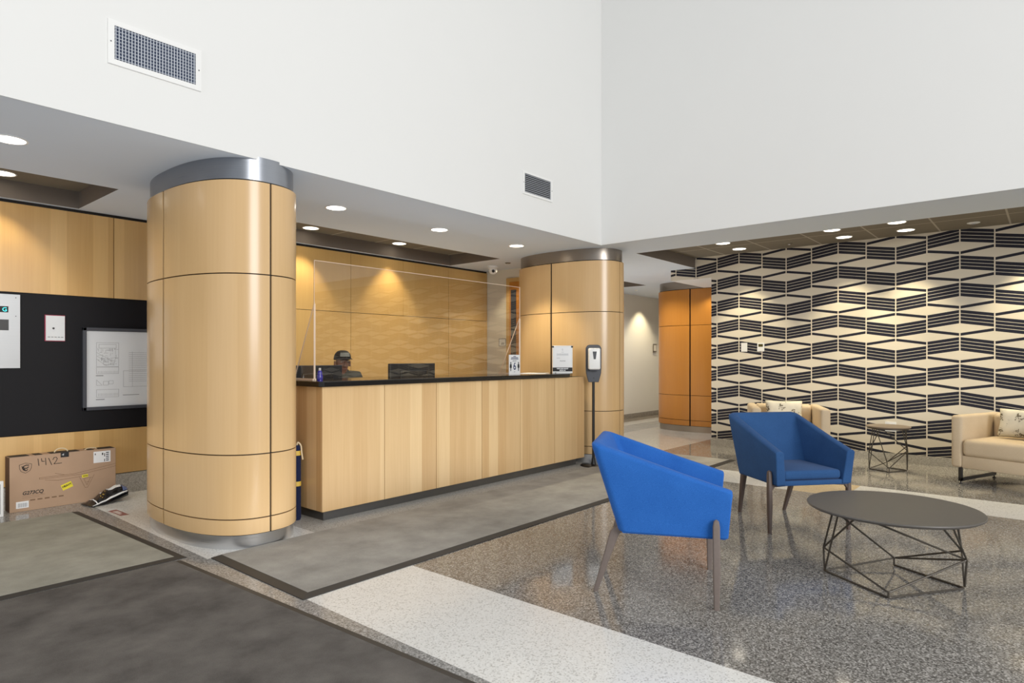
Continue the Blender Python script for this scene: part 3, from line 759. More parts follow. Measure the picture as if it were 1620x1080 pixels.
# ================================================================== VENTS
def vent(u0, u1, z0, z1, fw, fz, label, crate, nh):
    cu, cz = (u0 + u1) / 2, (z0 + z1) / 2; t = thing('air_vent', label, 'vent', (cu, 4.057, cz)); w, h = (u1 - u0) / 2, (z1 - z0) / 2
    iw, ih = w - fw, h - fz
    obj('backing', box(B(), -iw, iw, -.002, 0, -ih, ih), M['vent_back'] if crate else M['vent_dark'], t)
    bm = B()
    for a in ((-w, -iw, -h, h), (iw, w, -h, h), (-iw, iw, -h, -ih), (-iw, iw, ih, h)): box(bm, a[0], a[1], -.012, 0, a[2], a[3])
    obj('frame', bm, M['white_metal'], t)
    bm = B()
    for k in range(nh):
        z = -ih + 2 * ih * (k + .5) / nh; hh = ih / nh * (.32 if crate else .42)
        quad(bm, (-iw, -.011, z - hh), (iw, -.011, z - hh), (iw, -.003, z + hh), (-iw, -.003, z + hh)); quad(bm, (-iw, -.011, z - hh), (iw, -.011, z - hh), (iw, -.011, z - hh + .003), (-iw, -.011, z - hh + .003))
    if crate:
        for k in range(27):
            x = -iw + 2 * iw * (k + .5) / 27; box(bm, x - .0022, x + .0022, -.008, -.003, -ih, ih)
    obj('grille', bm, M['grille'], t)
    for s in (-1, 1): obj('screw', cyl(B(), (s * (w - fw * .45), -.014, 0), (s * (w - fw * .45), -.0115, 0), .004, seg=8), M['charcoal'], t)
M['vent_back'] = plain('duct with sky reflection', (22, 40, 72), .6); M['vent_dark'] = plain('dark duct', (34, 33, 32), .6); M['grille'] = plain('pale grille blades', (188, 194, 204), .4)  # bluish sky reflection painted into the large vent's backing
vent(1.232, 1.746, 2.935, 3.187, .033, .03, 'large white air vent with egg crate grille high on left wall', True, 10)
vent(4.906, 5.402, 2.924, 3.158, .03, .022, 'small white louvred air vent near the corner of high wall', False, 10)

# ================================================================== LIGHTS AND CEILING FITTINGS
def spot(loc, power, size, rgb, blend=.5, rad=.05, target=None):
    l = bpy.data.lights.new('lamp', 'SPOT'); l.energy = power; l.spot_size = math.radians(size); l.spot_blend = blend; l.color = rgb; l.shadow_soft_size = rad
    o = bpy.data.objects.new('lamp', l); C.objects.link(o); o.location = loc; o.visible_glossy = False
    if target: o.rotation_euler = (Vector(target) - Vector(loc)).to_track_quat('-Z', 'Y').to_euler()
    return o
WARM = (1.0, .86, .56); NEUT = (1.0, .95, .88)
def downlight(x, y, z, label, group, warm, power, cone=100, r=.085):
    t = thing('downlight', label, 'ceiling light', (x, y, z), 0, group)
    bm = B(); n = 32
    rings = [[bm.verts.new((rr * math.cos(2 * PI * i / n), rr * math.sin(2 * PI * i / n), zz)) for i in range(n)] for rr, zz in ((r * 1.12, 0), (r * 1.12, -.005), (r, -.006), (r * .96, -.002))]
    for a, b in zip(rings, rings[1:]):
        for i in range(n): bm.faces.new((a[i], a[(i + 1) % n], b[(i + 1) % n], b[i]))
    obj('trim_ring', bm, M['white_metal'], t, True)
    obj('lens', cyl(B(), (0, 0, -.0035), (0, 0, -.0005), r * .97, seg=32), M['lamp_warm'] if warm else M['lamp_white'], t)
    spot((x, y, z - .012), power, cone, WARM if warm else NEUT)
G1 = 'downlights in the white soffit'
downlight(.94, 4.825, ZC, 'round downlight in the white soffit at the left picture edge', G1, False, 20)
downlight(3.25, 4.825, ZC, 'round downlight in white soffit just right of the large left column', G1, False, 20)
downlight(4.497, 4.83, ZC, 'round downlight in white soffit above the middle of the reception counter', G1, False, 20)
downlight(5.737, 4.83, ZC, 'round downlight in white soffit closest to the second column', G1, True, 85)
G2 = 'downlights in the tiled recess above the desk'
downlight(1.2, 6.39, ZT, 'round downlight in dark recess above the black notice wall', G2, True, 26, 90)
downlight(3.99, 6.42, ZT, 'warm round downlight in desk recess, nearer the large left column', G2, True, 52, 80)
downlight(5.272, 6.42, ZT, 'warm round downlight in desk recess, nearer the dome camera', G2, True, 52, 80)
G3 = 'downlights in the tiled recess before the patterned wall'
for k, v in enumerate((3.23, 1.94, 1.29)):
    downlight(8.527, v, ZT, ['round downlight beside the patterned wall, farthest left of its row', 'round downlight beside the patterned wall, second of its row', 'round downlight beside the patterned wall, third and rightmost of its row'][k], G3, True, 80, 78)
    downlight(7.97, v, ZT, ['half hidden downlight behind soffit edge, farthest left of the hidden row', 'half hidden downlight behind soffit edge, middle of the hidden row', 'half hidden downlight behind soffit edge, rightmost of the hidden row'][k], G3, True, 20)
spot((8.527, 0.0, ZT - .02), 95, 90, WARM)
spot((8.527, -1.3, ZT - .02), 95, 90, WARM)
spot((12.1, 6.4, ZC - .02), 60, 95, WARM)
spot((7.0 - .15, 6.05, ZC - .02), 14, 100, WARM)
spot((10.0, 4.2, 2.42), 14, 140, NEUT)
spot((9.4, 5.2, ZC - .02), 52, 150, NEUT)
spot((11.6, 5.4, ZC - .02), 52, 150, NEUT)

dc = thing('dome_camera', 'white dome security camera hanging from soffit above the desk corner', 'camera', (6.80, 6.17, ZC))
obj('mount', lathe(B(), [(.075, 0), (.075, -.03), (.06, -.04)]), M['white_plastic'], dc, True)
obj('ball', lathe(B(), [(.052, -.035), (.062, -.06), (.055, -.09), (.03, -.112), (.004, -.118)]), M['white_plastic'], dc, True)
obj('lens', cyl(B(), (-.035, -.035, -.075), (-.046, -.046, -.08), .022), M['black_plastic'], dc, True)
def puck(name, x, y, z, label, cat, r, h, m, group=None):
    t = thing(name, label, cat, (x, y, z), 0, group)
    obj('cover', lathe(B(), [(r, -.001), (r, -h * .5), (r * .7, -h)]), m, t, True); obj('tip', lathe(B(), [(r * .35, -h * .9), (r * .3, -h * 1.5)]), M['steel'], t, True)
puck('sprinkler_head', 6.69, 5.79, ZC, 'small sprinkler in the white soffit beside the dome camera', 'sprinkler', .04, .012, M['steel_dark'], 'sprinkler heads')
puck('sprinkler_head', 8.55, 2.59, ZT, 'sprinkler in tiled recess between left and second downlights', 'sprinkler', .04, .012, M['tile'], 'sprinkler heads')
puck('sprinkler_head', 8.543, .657, ZT, 'sprinkler cover in tiled recess at far right of the ceiling', 'sprinkler', .06, .012, M['white_plastic'], 'sprinkler heads')
puck('sprinkler_head', 11.0, 6.2, ZC, 'tiny sprinkler in corridor ceiling above the beige wall', 'sprinkler', .035, .012, M['white_plastic'], 'sprinkler heads')

# ---- wall plates and signs
def plate_u(name, label, cat, u, v, z, w, h, m=None, group=None):
    t = thing(name, label, cat, (u, v, z), -PI / 2, group)
    obj('plate', box(B(), -w / 2, w / 2, -.012, 0, -h / 2, h / 2, .002), m or M['white_plastic'], t); return t
PW = 8.906
t = plate_u('sensor_plate', 'blank white wall box on the patterned wall left of thermostat', 'plate', PW, 3.30, 1.42, .085, .125)
obj('rim', box(B(), -.046, .046, -.005, 0, -.066, .066), M['paper_grey'], t)
t = plate_u('thermostat', 'white thermostat with olive display on the patterned wall', 'thermostat', PW, 3.07, 1.42, .095, .12)
obj('display', box(B(), -.032, .03, -.0135, -.011, .005, .042), M['lcd'], t)
obj('cover', box(B(), -.048, .048, -.015, -.011, -.06, -.012, .002), M['white_plastic'], t)
t = plate_u('wall_outlet', 'white double outlet on patterned wall behind the side table', 'outlet', PW, 1.505, .43, .12, .12)
for s in (-1, 1): obj('socket', box(B(), s * .03 - .016, s * .03 + .016, -.0145, -.011, -.04, .04, .003), M['paper_grey'], t)
t = plate_u('door_sign', 'square silver outlined sign on beige wall left of office door', 'sign', 7.19, 6.324, 1.505, .14, .115, M['paper_grey'])
bm = B()
for a in ((-.07, -.063, -.057, .057), (.063, .07, -.057, .057), (-.07, .07, -.057, -.05), (-.07, .07, .05, .057)): rect(bm, a[0], a[1], a[2], a[3], -.0125)
rect(bm, -.03, .04, -.03, -.022, -.0125); rect(bm, -.02, .04, -.012, -.006, -.0125); obj('print', bm, M['charcoal'], t)
t = thing('light_switch', 'small framed switch plate on the corridor wall beside amber column', 'switch', (12.75, 6.725, 1.49))
obj('plate', box(B(), -.075, .075, -.01, 0, -.09, .09), M['steel_warm'], t); obj('rocker', box(B(), -.05, .05, -.013, -.009, -.065, .065), M['beige_wall'], t)

# ================================================================== BLUE ARMCHAIRS
def shell_mesh():
    """U-shaped upholstered shell: arms slope up to the back, back leans outward"""
    def path(w, yf, yb, r, n=8):
        p = [(-w, yf), (-w, yf * .6 + yb * .4 * 0 + (yb + r) * .4), (-w, yb + r)]
        for i in range(1, n): a = PI + (PI / 2) * i / n; p.append((-w + r + r * math.cos(a), yb + r + r * math.sin(a)))
        p += [(-w + r, yb), (0, yb), (w - r, yb)]
        for i in range(1, n): a = 1.5 * PI + (PI / 2) * i / n; p.append((w - r + r * math.cos(a), yb + r + r * math.sin(a)))
        p += [(w, yb + r), (w, yf * .6 + (yb + r) * .4), (w, yf)]
        return p
    th = .062
    def ztop(y): t = (y + .335) / (.335 + .375); return .822 + (.597 - .822) * max(0, min(1, t))
    ob, ot = path(.298, .368, -.185, .05), path(.316, .388, -.332, .055)
    ib, it = path(.298 - th - .01, .368, -.185 + th + .05, .04), path(.316 - th, .388, -.332 + th, .04)
    bm = B(); rows = []
    secs = []
    for k in range(len(ob)):
        o0, o1, i0, i1 = Vector(ob[k]), Vector(ot[k]), Vector(ib[k]), Vector(it[k]); zt = ztop(ot[k][1]); zb = .354
        def at(o, f): return o0.lerp(o1, f) if o else i0.lerp(i1, f)
        q = []
        for f in (0, .06, .25, .5, .75, .94): p = at(1, f); q.append((p.x, p.y, zb + (zt - zb) * f))
        c0, c1 = at(1, 1), at(0, 1)
        p = c0.lerp(c1, .06); q.append((p.x, p.y, zt - .008)); p = c0.lerp(c1, .3); q.append((p.x, p.y, zt)); p = c0.lerp(c1, .7); q.append((p.x, p.y, zt)); p = c0.lerp(c1, .94); q.append((p.x, p.y, zt - .008))
        for f in (.94, .7, .4, .1): p = at(0, f); q.append((p.x, p.y, zb + (zt - zb) * f))
        p = at(0, 0); q.append((p.x, p.y, zb))
        secs.append([bm.verts.new(v) for v in q])
    n = len(secs[0])
    for a, b in zip(secs, secs[1:]):
        for i in range(n): bm.faces.new((a[i], a[(i + 1) % n], b[(i + 1) % n], b[i]))
    bm.faces.new(secs[0]); bm.faces.new(secs[-1][::-1])
    return bm
def tapered(bm, pts, sizes, n=12, sq=.5):
    """leg of rounded section along a path; sizes = (half width x, half width y)"""
    rows = []
    for (x, y, z), (a, b) in zip(pts, sizes):
        rows.append([bm.verts.new((x + a * math.copysign(abs(math.cos(t)) ** sq, math.cos(t)), y + b * math.copysign(abs(math.sin(t)) ** sq, math.sin(t)), z)) for t in [2 * PI * i / n for i in range(n)]])
    for r0, r1 in zip(rows, rows[1:]):
        for i in range(n): bm.faces.new((r0[i], r0[(i + 1) % n], r1[(i + 1) % n], r1[i]))
    bm.faces.new(rows[0][::-1]); bm.faces.new(rows[-1]); return bm
def armchair(loc, rotz, label, fab, legm):
    t = thing('armchair', label, 'armchair', loc, rotz, 'blue armchairs around the coffee table')
    o = obj('shell', shell_mesh(), fab, t, True, ang=50); mod_bevel(o, .014, 3, 40)
    bm = box(B(), -.232, .232, -.17, .352, .384, .452, .024, 4)
    for v in bm.verts:
        if v.co.z > .43: v.co.z += .014 * math.cos(v.co.x / .24 * PI / 2) * math.cos((v.co.y - .09) / .28 * PI / 2)
    obj('seat_cushion', bm, fab, t, True)
    obj('seat_base', box(B(), -.29, .29, -.165, .36, .346, .382, .008, 2), fab, t, True)
    for s in (-1, 1):
        bm = tapered(B(), [(s * .318, .31, 0), (s * .318, .31, .2), (s * .32, .308, .42), (s * .32, .308, .447), (s * .32, .308, .455)], [(.011, .014), (.017, .019), (.015, .018), (.012, .013), (.004, .004)])
        lg = obj('leg', bm, legm, t, True)
        # curved bracket that carries the leg inward under the seat
        prof = [(s * .31, .25), (s * .302, .31), (s * .285, .332), (s * .2, .338), (s * .2, .35), (s * .31, .35)]
        bm = B(); a = [bm.verts.new((x, .298, z)) for x, z in prof]; b = [bm.verts.new((x, .32, z)) for x, z in prof]
        for i in range(6): bm.faces.new((a[i], a[(i + 1) % 6], b[(i + 1) % 6], b[i]))
        bm.faces.new(a[::-1]); bm.faces.new(b); obj('bracket', bm, legm, lg)
        bm = tapered(B(), [(s * .2, -.314, 0), (s * .215, -.25, .2), (s * .225, -.205, .34), (s * .23, -.19, .36)], [(.012, .013), (.018, .02), (.02, .028), (.018, .024)])
        lg = obj('leg', bm, legm, t, True)
        prof = [(-.24, .245), (-.2, .315), (-.17, .335), (-.07, .34), (-.07, .35), (-.22, .35)]
        bm = B(); a = [bm.verts.new((s * .212, y_, z)) for y_, z in prof]; b = [bm.verts.new((s * .236, y_, z)) for y_, z in prof]
        for i in range(6): bm.faces.new((a[i], a[(i + 1) % 6], b[(i + 1) % 6], b[i]))
        bm.faces.new(a[::-1]); bm.faces.new(b); obj('bracket', bm, legm, lg)
    return t
def yaw(fx, fy): return math.atan2(fy, fx) - PI / 2
armchair((3.243, 1.705, 0), yaw(.441, -.897), 'bright blue armchair seen from its side, nearest to the viewer', M['blue_bright'], M['leg'])
armchair((5.143, 1.593, 0), yaw(-.640, -.768), 'deep blue armchair with dark wooden legs beside the round coffee table', M['blue_dull'], M['leg_dark'])

# ================================================================== WIRE TABLES
def wire_table(name, label, loc, rotz, R, H, rb, ht, topm, group, rod=.0055):
    t = thing(name, label, 'table', loc, rotz, group)
    o = obj('table_top', lathe(B(), [(R - .012, H - .018), (R - .003, H - .012), (R, H - .005), (R - .003, H)], seg=64), topm, t, True)
    def pol(r, a, z): a = math.radians(a); return Vector((r * math.cos(a), r * math.sin(a), z))
    z0, zt = rod, H - .026
    N = dict(B0=(.345, 0, z0), B1=(.345, 81, z0), B2=(.345, 179, z0), B3=(.292, 261, z0), M0=(.352, 2, .146), M1=(.35, 81, .034), M2=(.352, 176, .166), M4=(.34, 185, .200), M3=(.292, 261, .048),
             Ta=(.35, 28, 9), Sa=(.35, 36, 9), Tc=(.37, 43, 9), Tb=(.32, 52, 9), Td=(.31, 61, 9), Te=(.35, 123, 9), Tf=(.367, 131, 9), Tg=(.38, 134, 9))
    q = {k: pol(r * rb / .345, a, zt if z == 9 else (z if z == z0 else z * ht)) for k, (r, a, z) in N.items()}
    bm = B(); seg = 8
    def rods(*names): tube(bm, rounded([q[n] for n in names], .018), rod, seg)
    rods('B3', 'B2', 'B1', 'B0'); rods('Ta', 'M0', 'B0'); rods('Tb', 'M0', 'M1', 'M2', 'Tf'); rods('Sa', 'B0', 'M3', 'Tc'); rods('Td', 'M2', 'M3', 'M4', 'Tg'); rods('Te', 'M4', 'B2', 'M2')
    rods('B1', 'M1'); rods('B3', 'M3')
    obj('wire_frame', bm, M['wire'], t, True)
    obj('mount_plate', cyl(B(), (0, 0, H - .03), (0, 0, H - .018), rb * 1.1, seg=32), M['wire'], t, True)
    return t
wire_table('coffee_table', 'round charcoal coffee table on geometric wire base between the armchairs', (4.17, .70, 0), math.radians(106), .442, .42, .345, 1.0, M['table_top'], 'wire base tables')
wire_table('side_table', 'small round side table on wire base between the beige armchairs', (8.235, 1.42, 0), math.radians(112), .225, .5, .19, 1.35, M['table_top2'], 'wire base tables', .005)

# ================================================================== BEIGE LOUNGE CHAIRS
def lounge():
    t = thing('lounge_chair', 'x', 'armchair', (0, 0, 0), 0, 'beige lounge chairs by the patterned wall')
    W, f, b = .42, .42, -.42; fab = M['beige']
    for s in (-1, 1):
        x0, x1 = sorted((s * W, s * (W - .105)))
        obj('arm', box(B(), x0, x1, b, f, .165, .69, .03, 4), fab, t, True)
    obj('backrest', box(B(), -W + .10, W - .10, b, b + .16, .165, .69, .03, 4), fab, t, True)
    obj('back_cushion', box(B(), -W + .112, W - .112, b + .13, b + .25, .42, .685, .04, 4), fab, t, True)
    bm = box(B(), -W + .108, W - .108, b + .12, f + .015, .285, .45, .045, 5)
    for v in bm.verts:
        if v.co.z > .4: v.co.z += .012 * math.cos(v.co.x / W * PI / 2)
    obj('seat_cushion', bm, fab, t, True)
    obj('seat_base', box(B(), -W + .1, W - .1, b + .1, f - .005, .165, .29, .012, 2), fab, t, True)
    for s in (-1, 1):
        x = s * .34; bm = B()
        box(bm, x - .012, x + .012, f - .05, f - .01, .03, .165); box(bm, x - .012, x + .012, b + .12, b + .16, .03, .165); box(bm, x - .012, x + .012, b + .12, f - .01, .03, .06)
        lg = obj('sled_leg', bm, M['black_metal'], t)
        for yy_ in (f - .03, b + .14): obj('glide', lathe(B(), [(.016, 0), (.016, .008), (.006, .012), (.006, .035)], (x, yy_, 0), 12), M['black_plastic'], lg, True)
    return t
la = lounge(); la.location = (8.01, 2.46, 0); la.rotation_euler = (0, 0, yaw(-.92, -.40)); la['label'] = 'beige lounge chair mostly hidden behind the deep blue armchair'
lb2 = copy_tree(la); F2 = Vector((-.937, .35)); S2 = Vector((-.35, -.937))
c2 = Vector((7.80, .79)) - F2 * .42 + S2 * .42
lb2.location = (c2.x, c2.y, 0); lb2.rotation_euler = (0, 0, yaw(F2.x, F2.y)); lb2['label'] = 'beige lounge chair with black sled legs at right picture edge'
def pillow(loc, rz, label, w=.44, h=.30, tilt=-.3):
    bm = B(); n, m_ = 24, 18
    vsx = {}
    for side in (0, 1):
        for i in range(n + 1):
            for j in range(m_ + 1):
                a, b = i / n * 2 - 1, j / m_ * 2 - 1
                th = .065 * ((1 - a ** 4) * (1 - b ** 4)) ** .5
                pin = 1 - .06 * (1 - abs(a)) * abs(b) ** 3; pin2 = 1 - .06 * (1 - abs(b)) * abs(a) ** 3
                vsx[side, i, j] = bm.verts.new((a * w / 2 * pin2, th * (1 if side else -1), b * h / 2 * pin))
    for side in (0, 1):
        for i in range(n):
            for j in range(m_): bm.faces.new((vsx[side, i, j], vsx[side, i + 1, j], vsx[side, i + 1, j + 1], vsx[side, i, j + 1]))
    bmesh.ops.remove_doubles(bm, verts=bm.verts[:], dist=1e-4)
    o = obj('cushion', bm, M['floral'], None, True, ang=180); o.location = loc; o.rotation_euler = (tilt * -1, 0, rz)
    tag(o, label, 'cushion', 'floral cushions'); return o
def on_chair(ch, x, y, z):
    a = ch.rotation_euler[2]; return (ch.location[0] + x * math.cos(a) - y * math.sin(a), ch.location[1] + x * math.sin(a) + y * math.cos(a), z)
pillow(on_chair(la, .02, -.05, .61), la.rotation_euler[2], 'pale floral cushion on the lounge chair behind the blue armchair', .42, .28, -.22)
pillow(on_chair(lb2, -.03, -.05, .612), lb2.rotation_euler[2], 'pale floral cushion on the lounge chair at right picture edge', .46, .29, -.22)

# ================================================================== PERSON BEHIND THE DESK
def skin(name, joints, edges, mat_, parent, sub=2, root=0):
    me = bpy.data.meshes.new(name); me.from_pydata([j[:3] for j in joints], edges, [])
    o = bpy.data.objects.new(name, me); C.objects.link(o)
    o.modifiers.new('Skin', 'SKIN')
    if not me.skin_vertices: me.skin_vertices.new(name='')
    for v, j in zip(me.skin_vertices[0].data, joints): v.radius = (j[3], j[4] if len(j) > 4 else j[3]); v.use_root = False
    me.skin_vertices[0].data[root].use_root = True
    o.modifiers['Skin'].use_smooth_shade = True
    s = o.modifiers.new('Subsurf', 'SUBSURF'); s.levels = sub; s.render_levels = sub
    dg = bpy.context.evaluated_depsgraph_get(); dg.update()
    m2 = bpy.data.meshes.new_from_object(o.evaluated_get(dg)); bpy.data.objects.remove(o)
    m2.materials.clear(); m2.materials.append(mat_); m2.shade_smooth()
    r = bpy.data.objects.new(name, m2); C.objects.link(r); r.parent = parent
    return r
# local frame: person faces -y; origin on the floor under the pelvis
pr = thing('person', 'person in cap and grey green jacket seated behind the reception desk', 'person', (3.93, 5.78, 0), math.radians(-16))
J = [(0, 0, .53, .14, .11), (0, -.01, .68, .13, .095), (0, -.03, .84, .155, .105), (0, -.03, 1.02, .14, .09), (0, -.055, 1.09, .056), (0, -.075, 1.12, .055), (0, -.10, 1.17, .062, .078), (0, -.105, 1.23, .074, .092), (0, -.10, 1.29, .06, .08),
     (-.18, -.03, 1.055, .06), (-.24, -.12, .82, .046), (-.16, -.34, .765, .034), (-.13, -.40, .76, .03), (.18, -.03, 1.055, .06), (.24, -.12, .82, .046), (.16, -.34, .765, .034), (.13, -.40, .76, .03),
     (-.10, -.03, .53, .095), (-.12, -.42, .52, .07), (-.12, -.42, .30, .056), (-.12, -.40, .1, .042), (-.12, -.43, .05, .04), (-.12, -.53, .03, .034), (.10, -.03, .53, .095), (.12, -.42, .52, .07), (.12, -.42, .30, .056), (.12, -.40, .1, .042), (.12, -.43, .05, .04), (.12, -.53, .03, .034)]
E_ = [(0, 1), (1, 2), (2, 3), (3, 4), (4, 5), (5, 6), (6, 7), (7, 8), (3, 9), (9, 10), (10, 11), (11, 12), (3, 13), (13, 14), (14, 15), (15, 16), (0, 17), (17, 18), (18, 19), (19, 20), (20, 21), (21, 22), (0, 23), (23, 24), (24, 25), (25, 26), (26, 27), (27, 28)]
# fingers: five unequal chains on each hand
for s, wr in ((-1, 12), (1, 16)):
    wx, wy, wz = J[wr][:3]
    pi_ = len(J); J.append((wx, wy - .05, wz + .003, .03, .014)); E_.append((wr, pi_))
    for k, (dx, L) in enumerate(((-.028, .052), (-.010, .064), (.009, .068), (.027, .06))):
        a = len(J); J.append((wx + dx, wy - .085, wz + .004, .0095)); J.append((wx + dx * 1.15, wy - .085 - L * .55, wz + .006, .0085)); J.append((wx + dx * 1.2, wy - .085 - L, wz - .004, .007)); E_ += [(pi_, a), (a, a + 1), (a + 1, a + 2)]
    a = len(J); J.append((wx - s * .03, wy - .045, wz, .0115)); J.append((wx - s * .05, wy - .08, wz - .002, .009)); E_ += [(wr, a), (a, a + 1)]
body = skin('body', J, E_, M['skin'], pr)
# face
bm = B(); tapered(bm, [(0, -.205, 1.175), (0, -.213, 1.187), (0, -.203, 1.215), (0, -.19, 1.235)], [(.012, .01), (.019, .014), (.011, .012), (.006, .008)], sq=1); obj('nose', bm, M['skin'], pr, True)
for s in (-1, 1):
    e = obj('eye', lathe(B(), [(.001, -.007), (.008, -.005), (.011, 0), (.008, .005), (.001, .007)], (s * .033, -.183, 1.228), 12), M['eye_white'], pr, True)
    obj('iris', lathe(B(), [(.001, -.005), (.0045, -.003), (.0045, .003), (.001, .005)], (s * .033, -.1945, 1.227), 10), M['ink'], e, True)
    obj('eyebrow', box(B(), s * .033 - .018, s * .033 + .018, -.197, -.18, 1.246, 1.252, .002), M['ink'], pr)
    obj('ear', box(B(), s * .079 - .007, s * .079 + .007, -.12, -.085, 1.18, 1.24, .006, 3), M['skin'], pr, True)
obj('mouth', box(B(), -.024, .024, -.193, -.18, 1.148, 1.157, .003), M['lips'], pr)
# clothing
jk = skin('jacket', [(0, 0, .53, .155, .125), (0, -.01, .68, .145, .11), (0, -.03, .84, .17, .12), (0, -.03, 1.035, .15, .10), (0, -.045, 1.125, .085), (-.185, -.03, 1.062, .08), (-.25, -.12, .82, .058), (-.165, -.33, .767, .045), (.185, -.03, 1.062, .08), (.25, -.12, .82, .058), (.165, -.33, .767, .045)],
          [(0, 1), (1, 2), (2, 3), (3, 4), (3, 5), (5, 6), (6, 7), (3, 8), (8, 9), (9, 10)], M['jacket'], pr)
bm = B(); tube(bm, [(.07 * math.cos(a), -.052 + .066 * math.sin(a), 1.135 + .014 * math.sin(a)) for a in [2 * PI * i / 20 for i in range(20)]], .018, 8, True); obj('collar', bm, M['jacket'], jk, True)
skin('trousers', [(0, 0, .525, .15, .12), (-.10, -.03, .53, .105), (-.12, -.42, .52, .08), (-.12, -.42, .30, .068), (-.12, -.40, .11, .056), (.10, -.03, .53, .105), (.12, -.42, .52, .08), (.12, -.42, .30, .068), (.12, -.40, .11, .056)], [(0, 1), (1, 2), (2, 3), (3, 4), (0, 5), (5, 6), (6, 7), (7, 8)], M['trouser'], pr)
for s in (-1, 1): obj('shoe', box(B(), s * .12 - .048, s * .12 + .048, -.58, -.35, 0, .085, .03, 4), M['black_plastic'], pr, True)
# cap
bm = B(); rows = []; n = 28
for k in range(9):
    f = k / 8; a = f * PI / 2
    rows.append([bm.verts.new((.088 * math.cos(a) ** .7 * math.cos(2 * PI * i / n), -.105 + .105 * math.cos(a) ** .7 * math.sin(2 * PI * i / n), 1.258 + .092 * math.sin(a) + (.014 * math.sin(2 * PI * i / n) * -1 * (1 - f)))) for i in range(n)])
for a, b in zip(rows, rows[1:]):
    for i in range(n): bm.faces.new((a[i], a[(i + 1) % n], b[(i + 1) % n], b[i]))
bmesh.ops.remove_doubles(bm, verts=bm.verts[:], dist=1e-4)
cap = obj('cap', bm, M['cap'], pr, True, ang=180)
bm = B(); g = []
for i in range(15):
    a = PI + PI * i / 14; ca, sa = math.cos(a), math.sin(a)
    g.append([bm.verts.new((.086 * ca * (1 + .02 * j), -.105 + .10 * sa - .072 * j / 3 * max(0, -sa) ** .6, 1.268 - .010 * (1 - ca * ca) * j / 3 - .012 * ca * ca * j / 3)) for j in range(4)])
for a, b in zip(g, g[1:]):
    for j in range(3): bm.faces.new((a[j], a[j + 1], b[j + 1], b[j]))
br = obj('brim', bm, M['cap'], cap, True, ang=180); s_ = br.modifiers.new('Solidify', 'SOLIDIFY'); s_.thickness = .004
bm = B(); g = []
for i in range(9):
    a = 1.5 * PI + (i / 8 - .5) * 1.25
    g.append([bm.verts.new((.0895 * (1 - .12 * (j / 4) ** 2) * math.cos(a), -.105 + .1065 * (1 - .12 * (j / 4) ** 2) * math.sin(a), 1.283 + .042 * j / 4)) for j in range(5)])
for a, b in zip(g, g[1:]):
    for j in range(4): bm.faces.new((a[j], a[j + 1], b[j + 1], b[j]))
obj('front_patch', bm, M['cap_panel'], cap, True, ang=180)
# office chair (hidden behind the desk but carries the person)
oc = thing('office_chair', 'black office chair under the seated person behind the desk', 'chair', (3.93, 5.80, 0), math.radians(-16))
obj('seat', box(B(), -.23, .23, -.2, .2, .39, .42, .014, 3), M['black_plastic'], oc, True)
obj('post', cyl(B(), (0, 0, .08), (0, 0, .39), .025), M['black_metal'], oc, True)
for k in range(5):
    a = 2 * PI * k / 5 + .3; lg = obj('leg', tube(B(), [(0, 0, .1), (.27 * math.cos(a), .27 * math.sin(a), .065)], .017), M['black_metal'], oc, True)
    obj('caster', lathe(B(), [(.012, 0), (.026, .015), (.026, .035), (.012, .05)], (.27 * math.cos(a), .27 * math.sin(a), 0), 12), M['black_plastic'], lg, True)
obj('backrest', box(B(), -.2, .2, .2, .235, .52, .86, .016, 3), M['black_plastic'], oc, True)
obj('back_bar', box(B(), -.025, .025, .19, .225, .38, .56), M['black_metal'], oc)

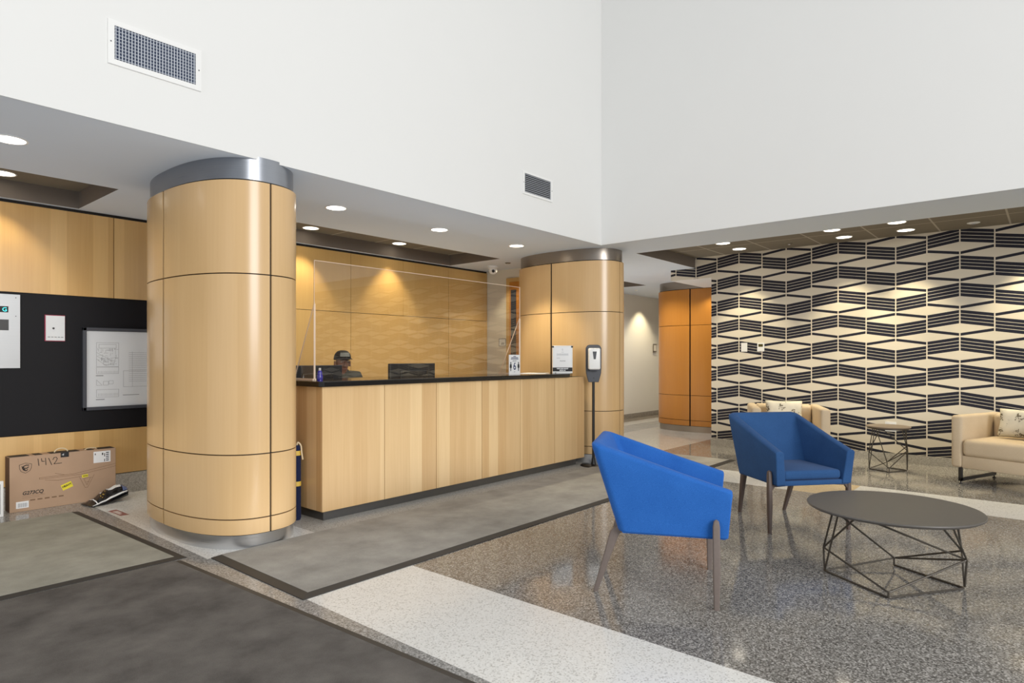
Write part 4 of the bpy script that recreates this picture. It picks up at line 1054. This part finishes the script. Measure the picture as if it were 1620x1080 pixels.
# ================================================================== DAYLIGHT AND ADDED FILL LAMPS
w = bpy.data.worlds.new('World'); bpy.context.scene.world = w; w.use_nodes = True
bg = w.node_tree.nodes['Background']; bg.inputs[0].default_value = (.93, .97, 1.0, 1); bg.inputs[1].default_value = .35
def area(loc, target, sx, sy, power, rgb=(1, 1, 1)):
    l = bpy.data.lights.new('daylight_or_fill', 'AREA'); l.shape = 'RECTANGLE'; l.size = sx; l.size_y = sy; l.energy = power; l.color = rgb
    o = bpy.data.objects.new('daylight_or_fill', l); C.objects.link(o); o.location = loc
    o.rotation_euler = (Vector(target) - Vector(loc)).to_track_quat('-Z', 'Y').to_euler(); return o
area((.6, -6.5, 3.8), (.6, 4, 2.6), 4.4, 4.6, 560, (1, .99, .97))
o = area((-5.2, 1.6, 2.6), (4, 2.6, 1.6), 3.0, 3.0, 75, (.97, .98, 1)); o.visible_glossy = False  # unseen fill lamp added to brighten sides facing left
def up_fill(x, y, z, sx, sy, power, rgb=(1, .97, .93)):
    """added upward fill lamp, unseen, to brighten soffit and ceilings"""
    o = area((x, y, z), (x, y, z + 1), sx, sy, power, rgb); o.rotation_euler = (PI, 0, 0); o.visible_glossy = False; return o
up_fill(3.3, 3.5, .05, 3.2, .9, 12, (.9, .95, 1))  # fill lamps added near the floor and behind the desk to lift the soffit
up_fill(0.2, 5.1, .05, 2.4, 1.6, 11, (.98, .98, 1))
up_fill(4.6, 5.8, .8, 3.4, .7, 9, (1, .93, .82))
up_fill(8.4, 5.2, .05, 1.6, 1.2, 16, (1, .97, .92))

# ================================================================== CAMERA
cam = bpy.data.cameras.new('Camera'); co = bpy.data.objects.new('Camera', cam); C.objects.link(co)
cam.sensor_width = 36; cam.lens = 36 * 1001 / 1620; cam.shift_y = 26 / 1620; cam.clip_end = 100; cam.clip_start = .05
co.location = (0, 0, 1.27); co.rotation_euler = (PI / 2, 0, math.atan2(855, 1001) - PI / 2)
bpy.context.scene.camera = co
sc = bpy.context.scene
sc.view_settings.view_transform = 'Standard'; sc.view_settings.look = 'None'; sc.view_settings.exposure = .4; sc.view_settings.gamma = 1.1
sc.cycles.use_denoising = True
sc.cycles.max_bounces = 8; sc.cycles.transparent_max_bounces = 12; sc.cycles.sample_clamp_indirect = 6
